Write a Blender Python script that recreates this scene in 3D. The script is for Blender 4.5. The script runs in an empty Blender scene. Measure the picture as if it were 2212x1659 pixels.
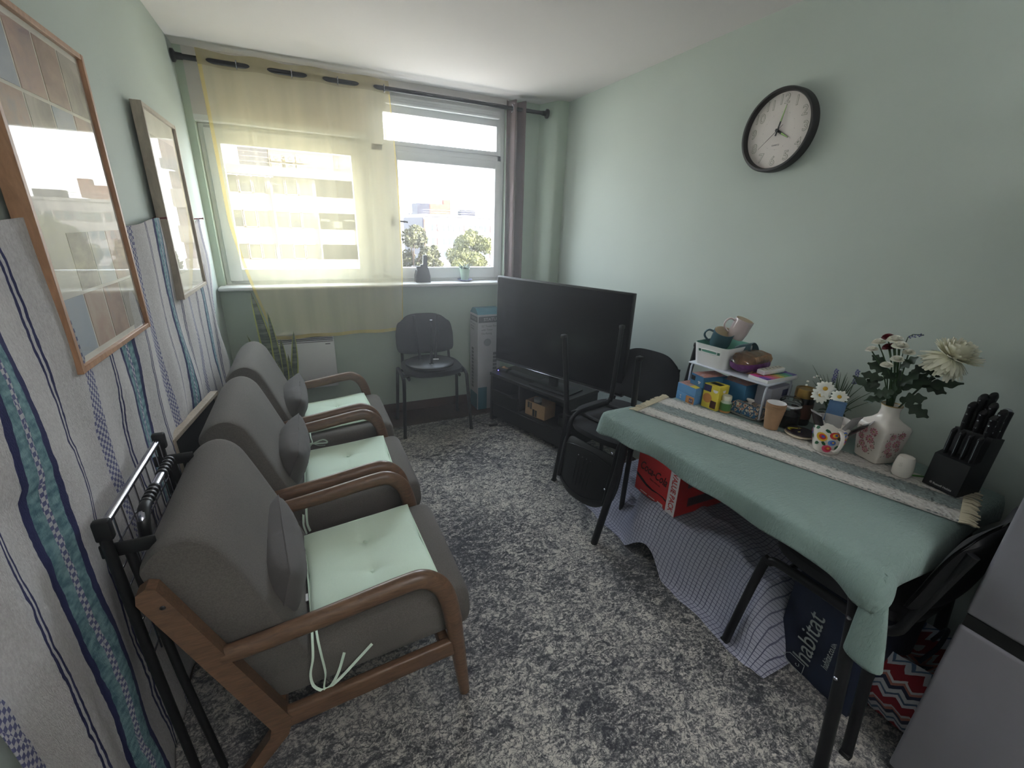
import bpy, bmesh, math, random
from math import pi, sin, cos, radians as R
from mathutils import Vector as V, Matrix, Quaternion, noise
random.seed(7)
SC = bpy.context.scene
COL = SC.collection

# ------------------------------------------------------------------ camera
W, YW, H = 2.488, 3.46, 2.40
cam_d = bpy.data.cameras.new('camera'); cam = bpy.data.objects.new('camera', cam_d); COL.objects.link(cam)
cam_d.sensor_width = 36; cam_d.lens = 936.5/2212*36; cam_d.clip_start = .02; cam_d.clip_end = 500
def cam_mat(p, y, r):
    f = V((sin(y)*cos(p), cos(y)*cos(p), sin(p))); rt = V((cos(y), -sin(y), 0)); u = rt.cross(f)
    rr = rt*cos(r)+u*sin(r); uu = -rt*sin(r)+u*cos(r)
    return Matrix(((rr.x, uu.x, -f.x), (rr.y, uu.y, -f.y), (rr.z, uu.z, -f.z)))
cam.matrix_world = Matrix.Translation((.531, 0, 1.4977)) @ cam_mat(-.3467, .4442, .0349).to_4x4()
SC.camera = cam
SC.cycles.diffuse_bounces = 8; SC.cycles.max_bounces = 14; SC.cycles.transparent_max_bounces = 24
# ------------------------------------------------------------------ light
SC.view_settings.view_transform = 'Standard'; SC.view_settings.look = 'None'
SC.view_settings.exposure = 1.62; SC.view_settings.gamma = 1; SC.view_settings.use_curve_mapping = False
wd = bpy.data.worlds.new('sky'); SC.world = wd; wd.use_nodes = True
nt = wd.node_tree; nt.nodes.clear()
o_ = nt.nodes.new('ShaderNodeOutputWorld'); bg = nt.nodes.new('ShaderNodeBackground')
tc = nt.nodes.new('ShaderNodeTexCoord'); sp = nt.nodes.new('ShaderNodeSeparateXYZ'); rp = nt.nodes.new('ShaderNodeValToRGB')
nt.links.new(tc.outputs['Generated'], sp.inputs[0]); nt.links.new(sp.outputs['Z'], rp.inputs[0])
rp.color_ramp.elements[0].position = .0; rp.color_ramp.elements[0].color = (.93, .97, 1, 1)
rp.color_ramp.elements[1].position = .5; rp.color_ramp.elements[1].color = (.72, .85, 1, 1)
nt.links.new(rp.outputs[0], bg.inputs[0]); nt.links.new(bg.outputs[0], o_.inputs[0])
bg.inputs[1].default_value = 5.0
sun_d = bpy.data.lights.new('sun', 'SUN'); sun = bpy.data.objects.new('sun', sun_d); COL.objects.link(sun)
sun_d.energy = 17; sun_d.angle = R(.6); sun_d.color = (1, .95, .90)
sun.rotation_euler = V((-.62, .62, -.62)).to_track_quat('-Z', 'Y').to_euler(); sun.location = (30, -30, 40)
po_d = bpy.data.lights.new('window_portal', 'AREA'); po = bpy.data.objects.new('window_portal', po_d); COL.objects.link(po)
po_d.shape = 'RECTANGLE'; po_d.size = 2.2; po_d.size_y = 1.35; po_d.cycles.is_portal = True
po.location = (1.07, 3.72, 1.7); po.rotation_euler = V((0, -1, 0)).to_track_quat('-Z', 'Z').to_euler()

up_d = bpy.data.lights.new('fill_light', 'AREA'); up_l = bpy.data.objects.new('fill_light', up_d); COL.objects.link(up_l)  # unseen fill light added behind the camera to brighten the near half
up_d.shape = 'DISK'; up_d.size = .5; up_d.energy = 24; up_d.color = (.94, .97, 1); up_l.location = (1.25, -1.3, 1.75); up_l.rotation_euler = (pi, 0, 0)
# ------------------------------------------------------------------ materials
MATS = {}
def lin(c): return tuple((x/12.92 if x <= .04045 else ((x+.055)/1.055)**2.4) for x in c)
class NT:
    def __init__(s, name):
        s.m = bpy.data.materials.new(name); s.m.use_nodes = True; s.t = s.m.node_tree; s.t.nodes.clear()
        s.out = s.n('ShaderNodeOutputMaterial')
    def n(s, k, **kw):
        nd = s.t.nodes.new(k)
        for a, b in kw.items(): setattr(nd, a, b)
        return nd
    def l(s, a, b): s.t.links.new(a, b)
    def co(s, scale=(1, 1, 1), kind='Object'):
        c = s.n('ShaderNodeTexCoord'); mp = s.n('ShaderNodeMapping'); mp.inputs['Scale'].default_value = scale
        s.l(c.outputs[kind], mp.inputs[0]); return mp.outputs[0]
    def noise(s, vec, scale, detail=3, rough=.5, dist=0):
        nd = s.n('ShaderNodeTexNoise'); nd.inputs['Scale'].default_value = scale; nd.inputs['Detail'].default_value = detail
        nd.inputs['Roughness'].default_value = rough; nd.inputs['Distortion'].default_value = dist; s.l(vec, nd.inputs['Vector']); return nd
    def ramp(s, fac, stops, interp='LINEAR'):
        r = s.n('ShaderNodeValToRGB'); cr = r.color_ramp; cr.interpolation = interp
        while len(cr.elements) < len(stops): cr.elements.new(.5)
        for e, (p, c) in zip(cr.elements, stops):
            e.position = p; e.color = (c[0], c[1], c[2], 1) if hasattr(c, '__len__') else (c, c, c, 1)
        s.l(fac, r.inputs[0]); return r.outputs[0]
    def mix(s, fac, a, b, mode='MIX'):
        m = s.n('ShaderNodeMix', data_type='RGBA', blend_type=mode)
        for i, v in ((0, fac), (6, a), (7, b)):
            if hasattr(v, 'links'): s.l(v, m.inputs[i])
            elif i == 0: m.inputs[0].default_value = v
            else: m.inputs[i].default_value = (*v, 1)
        return m.outputs[2]
    def math(s, op, a, b=0., c=0.):
        m = s.n('ShaderNodeMath', operation=op)
        for i, v in enumerate((a, b, c)):
            if hasattr(v, 'links'): s.l(v, m.inputs[i])
            else: m.inputs[i].default_value = v
        return m.outputs[0]
    def bsdf(s, col, rough=.6, metal=0, bump=None, bs=.3, bd=.002, **kw):
        b = s.n('ShaderNodeBsdfPrincipled')
        if hasattr(col, 'links'): s.l(col, b.inputs['Base Color'])
        else: b.inputs['Base Color'].default_value = (*col, 1)
        b.inputs['Roughness'].default_value = rough; b.inputs['Metallic'].default_value = metal
        for k, v in kw.items(): b.inputs[k.replace('_', ' ')].default_value = v
        if bump is not None:
            bp = s.n('ShaderNodeBump'); bp.inputs['Strength'].default_value = bs; bp.inputs['Distance'].default_value = bd
            s.l(bump, bp.inputs['Height']); s.l(bp.outputs[0], b.inputs['Normal'])
        s.l(b.outputs[0], s.out.inputs[0]); s.b = b; return s.m
def P(name, srgb, rough=.6, metal=0, var=.08, vs=12, bs=.0, bd=.001, bscale=None, **kw):
    """plain procedural material: a base colour with a little mottling and optional grain relief"""
    if name in MATS: return MATS[name]
    c = lin(srgb); t = NT(name); v = t.co()
    n1 = t.noise(v, vs, 3)
    lo = tuple(max(0, x*(1-var)) for x in c); hi = tuple(min(1, x*(1+var)) for x in c)
    col = t.ramp(n1.outputs[0], [(.3, lo), (.7, hi)])
    bump = t.noise(v, bscale or vs*8, 2).outputs[0] if bs else None
    MATS[name] = t.bsdf(col, rough, metal, bump, bs, bd, **kw); return MATS[name]

WALLC = (.715, .752, .722)
M_wall = P('green_wall_paint', WALLC, .75, var=.04, vs=1.6, bs=.25, bd=.002, bscale=60)
M_wallw = P('window_wall_paint', (.70, .755, .70), .75, var=.03, vs=1.6, bs=.2, bd=.002, bscale=60)
M_ceil = P('ceiling_paint', (.87, .85, .845), .85, var=.03, vs=1.2, bs=.2, bd=.003, bscale=25)
M_upvc = P('white_upvc', (.86, .87, .87), .35, var=.02)
M_sill = P('sill_gloss_paint', (.84, .84, .83), .4, var=.03)
M_black = P('black_plastic', (.075, .075, .08), .45, var=.1)
M_blackm = P('black_tube_metal', (.10, .10, .11), .38, .3, var=.1)
M_chrome = P('chrome', (.72, .72, .76), .22, 1, var=.03)
M_white = P('white_plastic', (.86, .86, .86), .4, var=.02)
M_card = P('cardboard', (.62, .50, .37), .8, var=.08, vs=30)
M_mintin = P('mint_plastic', (.38, .60, .53), .4)
M_dark = P('dark_void', (.03, .03, .033), .9)
def fabric(name, srgb, scale=420, bs=.35, var=.22):
    t = NT(name); v = t.co(); c = lin(srgb)
    n1 = t.noise(v, scale, 2); n2 = t.noise(v, 6, 2)
    f = t.math('ADD', t.math('MULTIPLY', n1.outputs[0], .75), t.math('MULTIPLY', n2.outputs[0], .25))
    col = t.ramp(f, [(.32, tuple(x*(1-var) for x in c)), (.68, tuple(x*(1+var) for x in c))])
    return t.bsdf(col, .95, 0, n1.outputs[0], bs, .0015, Sheen_Weight=.05)
M_fab = fabric('grey_upholstery', (.37, .35, .33), 300, .4, .25)
M_pillow = fabric('grey_linen', (.35, .335, .33), 500, .3, .12)
M_pad = fabric('sage_cotton', (.84, .91, .84), 500, .2, .05)
M_seatfab = fabric('black_seat_cloth', (.11, .11, .125), 700, .4, .3)
def wood(name, a, b, scale=(1, 12, 12), rough=.35, sc=7):
    t = NT(name); v = t.co(scale); n = t.noise(v, sc, 5, .6, 1.2)
    col = t.ramp(n.outputs[0], [(.3, lin(a)), (.7, lin(b))]); return t.bsdf(col, rough, 0, n.outputs[0], .08, .001)
M_wood = wood('walnut_arm', (.34, .25, .19), (.48, .365, .28), (2, 14, 14), .32)
M_oakf = wood('copper_oak_frame', (.60, .44, .33), (.72, .55, .42), (8, 8, 2), .45)
M_palef = wood('pale_grey_oak_frame', (.62, .57, .51), (.73, .68, .61), (8, 8, 2), .5)
M_floor = wood('dark_floorboards', (.20, .14, .115), (.30, .215, .18), (10, 1.2, 1), .4, 5)
M_base = P('brown_baseboard', (.30, .21, .18), .5)
M_stand = wood('black_brown_veneer', (.075, .07, .07), (.115, .105, .10), (2, 14, 14), .45)
M_green = P('leaf_green', (.17, .27, .13), .5, var=.35, vs=25, bs=.3, bscale=80)
M_leafd = P('leaf_dark', (.12, .20, .11), .5, var=.4, vs=30)
M_leafy = P('leaf_yellow_edge', (.66, .68, .32), .5, var=.1)
M_petal = P('white_petal', (.93, .92, .88), .6, var=.05, Subsurface_Weight=.1)
M_yell = P('daisy_yellow', (.80, .62, .14), .7)
M_red = P('deep_red', (.47, .06, .12), .6, var=.2)
M_gold = P('gold_tin', (.70, .56, .32), .3, .9)
M_ceramic = P('white_ceramic', (.86, .83, .80), .18, var=.02)
def glass_pane(name, ior=1.5, tint=(1, 1, 1)):
    t = NT(name); f0 = ((ior-1)/(ior+1))**2*2; ge = t.n('ShaderNodeNewGeometry'); dt = t.n('ShaderNodeVectorMath', operation='DOT_PRODUCT')
    t.l(ge.outputs['Normal'], dt.inputs[0]); t.l(ge.outputs['Incoming'], dt.inputs[1])
    fr = t.math('MULTIPLY_ADD', t.math('POWER', t.math('SUBTRACT', 1.0, t.math('ABSOLUTE', dt.outputs['Value'])), 5.0), 1-f0, f0)
    tr = t.n('ShaderNodeBsdfTransparent'); tr.inputs[0].default_value = (*tint, 1)
    g = t.n('ShaderNodeBsdfGlossy'); g.inputs['Roughness'].default_value = .0
    mx = t.n('ShaderNodeMixShader'); t.l(fr, mx.inputs[0]); t.l(tr.outputs[0], mx.inputs[1]); t.l(g.outputs[0], mx.inputs[2])
    t.l(mx.outputs[0], t.out.inputs[0]); return t.m
M_glass = glass_pane('window_glass', 1.45)
M_pglass = glass_pane('picture_glass', 1.42)
def sheer(name, col, alpha):
    t = NT(name); v = t.co((1, 1, 1)); w = t.noise(t.co((4, 4, .3)), 3, 2)
    tr = t.n('ShaderNodeBsdfTransparent'); tr.inputs[0].default_value = (1, .99, .95, 1)
    d = t.n('ShaderNodeBsdfTranslucent'); d.inputs[0].default_value = (*lin(col), 1)
    d2 = t.n('ShaderNodeBsdfDiffuse'); d2.inputs[0].default_value = (*lin(col), 1)
    m0 = t.n('ShaderNodeMixShader'); m0.inputs[0].default_value = .72; t.l(d.outputs[0], m0.inputs[1]); t.l(d2.outputs[0], m0.inputs[2])
    mx = t.n('ShaderNodeMixShader'); f = t.ramp(w.outputs[0], [(.3, alpha*.88), (.7, alpha*1.12)])
    t.l(f, mx.inputs[0]); t.l(tr.outputs[0], mx.inputs[1]); t.l(m0.outputs[0], mx.inputs[2]); t.l(mx.outputs[0], t.out.inputs[0]); return t.m
M_sheer = sheer('yellow_voile', (1.0, .955, .80), .36)
M_sheere = sheer('yellow_voile_hem', (.93, .84, .50), .5)
def mk_rug():
    t = NT('distressed_rug'); v = t.co()
    a = t.noise(t.co((1, 1.6, 1)), 21, 7, .72, 1.4); b = t.noise(t.co((1, 1.7, 1)), 60, 4, .7, .8); c = t.noise(v, 2.2, 4, .6)
    r1 = t.noise(v, 34, 3, .6, 1.4); rid = t.math('ABSOLUTE', t.math('SUBTRACT', r1.outputs[0], .5)); ridge = t.ramp(rid, [(.012, 0.), (.05, 1.)])
    vo = t.n('ShaderNodeTexVoronoi', feature='DISTANCE_TO_EDGE'); vo.inputs['Scale'].default_value = 13
    ds = t.n('ShaderNodeVectorMath', operation='ADD'); sc_ = t.n('ShaderNodeVectorMath', operation='SCALE'); sc_.inputs['Scale'].default_value = .12
    t.l(a.outputs['Color'], sc_.inputs[0]); t.l(v, ds.inputs[0]); t.l(sc_.outputs[0], ds.inputs[1]); t.l(ds.outputs[0], vo.inputs['Vector'])
    lines = t.ramp(vo.outputs[0], [(.0, 0.), (.09, .9)])
    # medallion rings round a centre
    sx = t.n('ShaderNodeSeparateXYZ'); t.l(v, sx.inputs[0])
    f = t.math('ADD', t.math('MULTIPLY', a.outputs[0], .9), t.math('MULTIPLY', b.outputs[0], .45))
    f = t.math('ADD', f, t.math('MULTIPLY', c.outputs[0], .5))
    mask = t.ramp(f, [(.79, .1), (.99, 1.)]); mask = t.math('MULTIPLY', mask, t.math('ADD', t.math('MULTIPLY', ridge, .6), .4))
    m2 = t.math('MULTIPLY', mask, t.math('ADD', t.math('MULTIPLY', lines, .5), .5))
    fine = t.noise(v, 160, 2); m3 = t.math('ADD', m2, t.math('MULTIPLY', t.math('SUBTRACT', fine.outputs[0], .5), .9))
    col = t.ramp(m3, [(.06, lin((.235, .235, .26))), (.36, lin((.39, .385, .39))), (.66, lin((.60, .585, .565))), (1.0, lin((.75, .725, .69)))])
    t.bsdf(col, .95, 0, fine.outputs[0], .5, .003); return t.m
M_rug = mk_rug()
def mk_blanket():
    t = NT('woven_throw'); v = t.co(); s = t.n('ShaderNodeSeparateXYZ'); t.l(v, s.inputs[0])
    wob = t.noise(t.co((1, 2, 3.5)), 1.6, 3); edge = t.noise(v, 28, 2)
    y = t.math('ADD', s.outputs['Y'], t.math('MULTIPLY', t.math('SUBTRACT', wob.outputs[0], .5), .035))
    y = t.math('ADD', y, t.math('MULTIPLY', t.math('SUBTRACT', edge.outputs[0], .5), .010))
    u = t.math('MODULO', t.math('SUBTRACT', y, -.45), .588)   # 0.0 = teal centre offset below
    d0 = t.math('SUBTRACT', u, .294)                          # teal at 0, lavender at +-.294
    ad = t.math('ABSOLUTE', d0)
    def band(c, hw): return t.math('LESS_THAN', t.math('ABSOLUTE', t.math('SUBTRACT', ad, c)), hw)
    base = t.ramp(t.noise(t.co((2, 30, 12)), 9, 4, .7).outputs[0], [(.3, lin((.70, .68, .68))), (.7, lin((.82, .805, .80)))])
    chk = t.n('ShaderNodeTexChecker'); chk.inputs['Scale'].default_value = 105; t.l(v, chk.inputs['Vector'])
    chk.inputs['Color1'].default_value = (*lin((.36, .36, .52)), 1); chk.inputs['Color2'].default_value = (*lin((.74, .73, .74)), 1)
    vz = t.noise(t.co((1, 30, 45)), 1.4, 2); teal = t.ramp(vz.outputs[0], [(.35, lin((.28, .43, .47))), (.65, lin((.50, .63, .65)))])
    navy = lin((.13, .15, .34))
    col = t.mix(band(.294, .026), base, chk.outputs[0])
    col = t.mix(band(.138, .0035), col, navy); col = t.mix(band(.152, .0035), col, navy)
    col = t.mix(band(0, .055), col, navy); col = t.mix(band(0, .036), col, teal)
    col = t.mix(band(0, .008), col, chk.outputs[0])
    bmp = t.noise(t.co((3, 60, 20)), 9, 3)
    t.bsdf(col, .95, 0, bmp.outputs[0], .6, .006); return t.m
M_blanket = mk_blanket()
def mk_check():
    t = NT('checked_sheet'); v = t.co(); s = t.n('ShaderNodeSeparateXYZ'); t.l(v, s.inputs[0])
    n = t.noise(v, 5, 2)
    def ln(a, p, w): return t.math('LESS_THAN', t.math('MODULO', t.math('ADD', a, t.math('MULTIPLY', n.outputs[0], .03)), p), w)
    g = t.math('MAXIMUM', ln(t.math('ADD', s.outputs['Y'], 10), .019, .0028), ln(t.math('ADD', t.math('ADD', s.outputs['Z'], s.outputs['X']), 10), .019, .0028))
    col = t.mix(g, lin((.68, .68, .74)), lin((.38, .38, .48))); t.bsdf(col, .9, 0, t.noise(v, 16, 3).outputs[0], .4, .008); return t.m
M_check = mk_check()
def mk_cloth():
    t = NT('teal_tablecloth'); v = t.co(); n = t.noise(t.co((1.0, 2.6, 1)), 58, 3, .6, .5); n2 = t.noise(v, 2.5, 2)
    col = t.ramp(n2.outputs[0], [(.3, lin((.455, .535, .515))), (.7, lin((.50, .58, .555)))])
    t.bsdf(col, .8, 0, n.outputs[0], .85, .006, Sheen_Weight=.1); return t.m
M_cloth = mk_cloth()
def mk_photo(name, cs, scale=6):
    t = NT(name); n = t.noise(t.co((1, 1, 1)), scale, 5, .65, .6)
    k = len(cs); col = t.ramp(n.outputs[0], [(.3+.4*i/(k-1), lin(c)) for i, c in enumerate(cs)]); return t.bsdf(col, .6)

# ------------------------------------------------------------------ mesh builder
class MB:
    def __init__(s): s.b = bmesh.new(); s.mi = 0
    def _new(s, vs, fs, M=None):
        bv = [s.b.verts.new((M @ V(v)) if M else v) for v in vs]; out = []
        for f in fs:
            try: ff = s.b.faces.new([bv[i] for i in f]); ff.material_index = s.mi; ff.smooth = True; out.append(ff)
            except ValueError: pass
        return bv, out
    def box(s, c, d, bev=0, seg=2, M=None, flat=None):
        x, y, z = d[0]/2, d[1]/2, d[2]/2; cx, cy, cz = c
        vs = [(cx+i*x, cy+j*y, cz+k*z) for i in (-1, 1) for j in (-1, 1) for k in (-1, 1)]
        fs = [(0, 1, 3, 2), (4, 6, 7, 5), (0, 4, 5, 1), (2, 3, 7, 6), (0, 2, 6, 4), (1, 5, 7, 3)]
        bv, ff = s._new(vs, fs, M)
        if bev:
            es = list({e for f in ff for e in f.edges})
            r = bmesh.ops.bevel(s.b, geom=es, offset=bev, segments=seg, profile=.5, affect='EDGES')
            for f in r['faces']: f.smooth = True; f.material_index = s.mi
        else:
            for f in ff: f.smooth = False
        return s
    def tube(s, pts, r, n=10, closed=False, smooth=0, ry=None, up=None, caps=True, M=None):
        pts = [V(p) for p in pts]; rs = r if hasattr(r, '__len__') else [r]*len(pts)
        if smooth:
            q, qr = [], []; N = len(pts); rng = range(N if closed else N-1)
            for i in rng:
                g = lambda k: pts[k % N] if closed else pts[max(0, min(N-1, k))]
                p0, p1, p2, p3 = g(i-1), g(i), g(i+1), g(i+2)
                for k in range(smooth):
                    t = k/smooth; q.append(.5*((2*p1)+(-p0+p2)*t+(2*p0-5*p1+4*p2-p3)*t*t+(-p0+3*p1-3*p2+p3)*t**3))
                    qr.append(rs[i]*(1-t)+rs[(i+1) % N]*t)
            if not closed: q.append(pts[-1]); qr.append(rs[-1])
            pts, rs = q, qr
        N = len(pts); vs, fs = [], []; nv = None
        for i in range(N):
            a = pts[(i-1) % N] if closed or i > 0 else pts[0]; b = pts[(i+1) % N] if closed or i < N-1 else pts[-1]
            t = (b-a).normalized()
            if up is not None: nv = V(up)-t*V(up).dot(t); nv.normalize()
            elif nv is None: nv = t.orthogonal().normalized()
            else: nv = (nv-t*nv.dot(t)).normalized()
            bi = t.cross(nv); k = ry if ry else 1
            for j in range(n):
                an = 2*pi*j/n; vs.append(pts[i]+nv*cos(an)*rs[i]*k+bi*sin(an)*rs[i])
        for i in range(N if closed else N-1):
            for j in range(n):
                fs.append((i*n+j, i*n+(j+1) % n, ((i+1) % N)*n+(j+1) % n, ((i+1) % N)*n+j))
        if caps and not closed: fs.append(tuple(range(n))[::-1]); fs.append(tuple((N-1)*n+j for j in range(n)))
        s._new(vs, fs, M); return s
    def lathe(s, prof, n=28, M=None, sx=1, sy=1, power=2, rot=0):
        """prof: (radius, z) list; power > 2 gives a squarish section"""
        vs, fs = [], []
        for r, z in prof:
            for j in range(n):
                a = 2*pi*j/n; c_, s_ = cos(a), sin(a)
                k = (abs(c_)**power+abs(s_)**power)**(-1/power) if power != 2 else 1
                x, y = c_*r*k*sx, s_*r*k*sy; vs.append((x*cos(rot)-y*sin(rot), x*sin(rot)+y*cos(rot), z))
        m = len(prof)
        for i in range(m-1):
            for j in range(n): fs.append((i*n+j, i*n+(j+1) % n, (i+1)*n+(j+1) % n, (i+1)*n+j))
        s._new(vs, fs, M); return s
    def grid(s, f, nu, nv, M=None, thick=0, flip=False):
        vs = [f(i/nu, j/nv) for i in range(nu+1) for j in range(nv+1)]
        fs = [(i*(nv+1)+j, (i+1)*(nv+1)+j, (i+1)*(nv+1)+j+1, i*(nv+1)+j+1) for i in range(nu) for j in range(nv)]
        if flip: fs = [q[::-1] for q in fs]
        s._new(vs, fs, M); return s
    def prism(s, outl, z0, z1, M=None, smooth=False):
        n = len(outl); vs = [(x, y, z0) for x, y in outl]+[(x, y, z1) for x, y in outl]
        fs = [tuple(range(n))[::-1], tuple(range(n, 2*n))]+[(i, (i+1) % n, n+(i+1) % n, n+i) for i in range(n)]
        _, ff = s._new(vs, fs, M)
        for f in ff[:2]: f.smooth = False
        if not smooth:
            for f in ff: f.smooth = False
        return s
    def cushion(s, lx, ly, t, M=None, n=14, p=3.0, e=.42, flatb=False, fn=None):
        """pillow: two skins meeting in a seam; e small = fuller edge"""
        for sg in (1, -1):
            def f(a, b, sg=sg):
                u, v = a*2-1, b*2-1; h = max(0, (1-abs(u)**p)*(1-abs(v)**p))**e
                k = 1-.05*(abs(v)**2)*(1-abs(u)) ; k2 = 1-.05*(abs(u)**2)*(1-abs(v))
                z = sg*h*t/2
                if fn: z += fn(u, v, sg)
                return (u*lx/2*k2, v*ly/2*k, z)
            s.grid(f, n, n, M, flip=sg < 0)
        bmesh.ops.remove_doubles(s.b, verts=s.b.verts, dist=1e-5); return s
    def poly(s, pts, M=None):
        s._new(pts, [tuple(range(len(pts)))], M); return s
    def done(s, name, mat, parent=None, loc=None, rot=None, sharp=40, mod=None):
        me = bpy.data.meshes.new(name)
        bmesh.ops.recalc_face_normals(s.b, faces=s.b.faces)
        s.b.to_mesh(me); s.b.free()
        for m in (mat if isinstance(mat, (list, tuple)) else [mat]): me.materials.append(m)
        try: me.set_sharp_from_angle(angle=R(sharp))
        except Exception: pass
        o = bpy.data.objects.new(name, me); COL.objects.link(o)
        if parent: o.parent = parent
        if loc: o.location = loc
        if rot: o.rotation_euler = rot
        return o
def tag(o, label=None, cat=None, group=None, kind=None):
    for k, v in (('label', label), ('category', cat), ('group', group), ('kind', kind)):
        if v: o[k] = v
    return o
def empty(name, loc=(0, 0, 0), rz=0, label=None, cat=None, group=None, rot=None):
    o = bpy.data.objects.new(name, None); COL.objects.link(o); o.location = loc; o.rotation_euler = rot or (0, 0, rz)
    o.empty_display_size = .05; return tag(o, label, cat, group)
def copy_tree(o, parent=None):
    c = o.copy(); COL.objects.link(c)
    if parent: c.parent = parent
    for ch in o.children: copy_tree(ch, c)
    return c
def frame(o, x, y):
    """matrix with origin o, first axis x, second axis y"""
    x = V(x).normalized(); y = V(y); y = (y-x*y.dot(x)).normalized(); z = x.cross(y)
    return Matrix(((x.x, y.x, z.x, o[0]), (x.y, y.y, z.y, o[1]), (x.z, y.z, z.z, o[2]), (0, 0, 0, 1)))
def text(name, body, mat, parent, o, x, y, size, width=None, extrude=.0002, align='CENTER', shear=0, offset=0, squash=1, label=None):
    cu = bpy.data.curves.new(name, 'FONT'); cu.body = body; cu.size = size; cu.extrude = extrude; cu.align_x = align; cu.align_y = 'CENTER'
    cu.shear = shear; cu.offset = offset; cu.resolution_u = 3
    t = bpy.data.objects.new(name, cu); COL.objects.link(t)
    dg = bpy.context.evaluated_depsgraph_get(); dg.update(); me = bpy.data.meshes.new_from_object(t.evaluated_get(dg))
    bpy.data.objects.remove(t)
    me.materials.clear(); me.materials.append(mat); me.name = name
    s = 1
    if width and len(me.vertices):
        xs = [v.co.x for v in me.vertices]; s = width/max(1e-6, max(xs)-min(xs))
    me.transform(frame(o, x, y) @ Matrix.Diagonal((s, squash if not width else 1, 1, 1)))
    ob = bpy.data.objects.new(name, me); COL.objects.link(ob)
    if parent: ob.parent = parent
    if label: ob['label'] = label
    return ob
def decal(name, mat, parent, f, polys, h=.0006):
    """flat print on a curved face: f(u, v) -> point; polys in (u, v) metres"""
    m = MB()
    for pl in polys:
        cx = sum(p[0] for p in pl)/len(pl); cy = sum(p[1] for p in pl)/len(pl); n = len(pl)
        m._new([f(cx, cy)]+[f(*p) for p in pl], [(0, i+1, (i+1) % n+1) for i in range(n)])
    return m.done(name, mat, parent)
def disc2(cx, cy, r, n=10, sx=1, sy=1, rot=0):
    return [(cx+cos(2*pi*i/n+rot)*r*sx, cy+sin(2*pi*i/n+rot)*r*sy) for i in range(n)]
def petal2(cx, cy, a, r0, r1, w):
    c_, s_ = cos(a), sin(a); pts = [(r0, 0), ((r0+r1)/2, w), (r1*.95, w*.7), (r1, 0), (r1*.95, -w*.7), ((r0+r1)/2, -w)]
    return [(cx+x*c_-y*s_, cy+x*s_+y*c_) for x, y in pts]
def struct(m, name, mat, **k): o = m.done(name, mat, **k); o['kind'] = 'structure'; return o

# ================================================================== ROOM
YB = -2.3
struct(MB().box((W/2, (YB+YW)/2, -.05), (W+.4, YW-YB+.4, .1)), 'floor', M_floor)
struct(MB().box((W/2, (YB+YW)/2+.1, H+.05), (W+.4, YW-YB+.6, .1)), 'ceiling', M_ceil)
struct(MB().box((-.1, (YB+YW)/2, H/2), (.2, YW-YB+.4, H)), 'wall_left', M_wall)
struct(MB().box((W+.1, (YB+YW)/2, H/2), (.2, YW-YB+.4, H)), 'wall_right', M_wall)
struct(MB().box((W/2, YB-.1, H/2), (W, .2, H)), 'wall_front', M_wall)
SILL = 1.045
m = MB(); T = .26
m.box((W/2, YW+T/2, SILL/2), (W, T, SILL))
m.box((.02, YW+T/2, (SILL+H)/2), (.04, T, H-SILL))
m.box((2.28, YW+T/2, (SILL+H)/2), (2*(W-2.28), T, H-SILL))
struct(m, 'wall_back', M_wallw)
struct(MB().box((.54, YW+T/2, (2.065+H)/2), (1.0, T, H-2.065)).box((1.556, YW+T/2, (2.36+H)/2), (1.032, T, H-2.36)), 'trim_3', P('lintel_paint', (.80, .78, .77), .7, var=.03))
struct(MB().prism([(W, YW), (2.335, YW), (2.395, 3.29), (2.415, 3.275), (W, 3.275)], 0, H), 'trim_1', M_wallw)
struct(MB().box((W/2-.15, YW-.03, SILL+.0125), (W-.32, .16, .025), .01, 3).box((1.05, YW+.07, SILL+.012), (2.02, .14, .024)), 'trim_2', M_sill)
struct(MB().box((1.18, YW-.009, .035), (2.3, .018, .075), .004), 'baseboard_back', M_base)
# ---- windows
def sash(mb, x0, x1, z0, z1, w, y0, y1, bev=.006):
    yc, dy = (y0+y1)/2, y1-y0
    wl, wr, wb, wt = w
    mb.box((x0+wl/2, yc, (z0+z1)/2), (wl, dy, z1-z0), bev); mb.box((x1-wr/2, yc, (z0+z1)/2), (wr, dy, z1-z0), bev)
    mb.box(((x0+x1)/2, yc, z0+wb/2), (x1-x0-.002, dy*.99, wb), bev); mb.box(((x0+x1)/2, yc, z1-wt/2), (x1-x0-.002, dy*.99, wt), bev)
w1 = empty('window_1'); w1['kind'] = 'structure'
sash(m := MB(), .04, 1.02, SILL+.02, 2.035, (.035, .045, .035, .03), 3.535, 3.60); m.done('window_frame', M_upvc, w1)
sash(m := MB(), .068, .985, SILL+.045, 2.01, (.08, .075, .08, .085), 3.515, 3.57); m.done('window_sash', M_upvc, w1)
MB().poly([(.13, 3.55, 1.15), (.93, 3.55, 1.15), (.93, 3.55, 1.94), (.13, 3.55, 1.94)]).done('pane', M_glass, w1)
MB().box((.53, 3.56, 2.05), (.98, .2, .03)).done('soffit_strip', M_upvc, w1)
w2 = empty('window_2'); w2['kind'] = 'structure'
sash(m := MB(), 1.02, 2.07, SILL+.02, 2.36, (.115, .06, .03, .10), 3.53, 3.60); m.box((1.55, 3.56, 2.0), (1.0, .06, .05), .006); m.done('window_frame', M_upvc, w2)
sash(m := MB(), 1.125, 2.035, SILL+.045, 1.985, (.105, .045, .085, .06), 3.515, 3.57); m.done('window_sash', M_upvc, w2)
MB().poly([(1.21, 3.55, 1.15), (2.01, 3.55, 1.15), (2.01, 3.55, 1.94), (1.21, 3.55, 1.94)]).done('pane', M_glass, w2)
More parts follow.
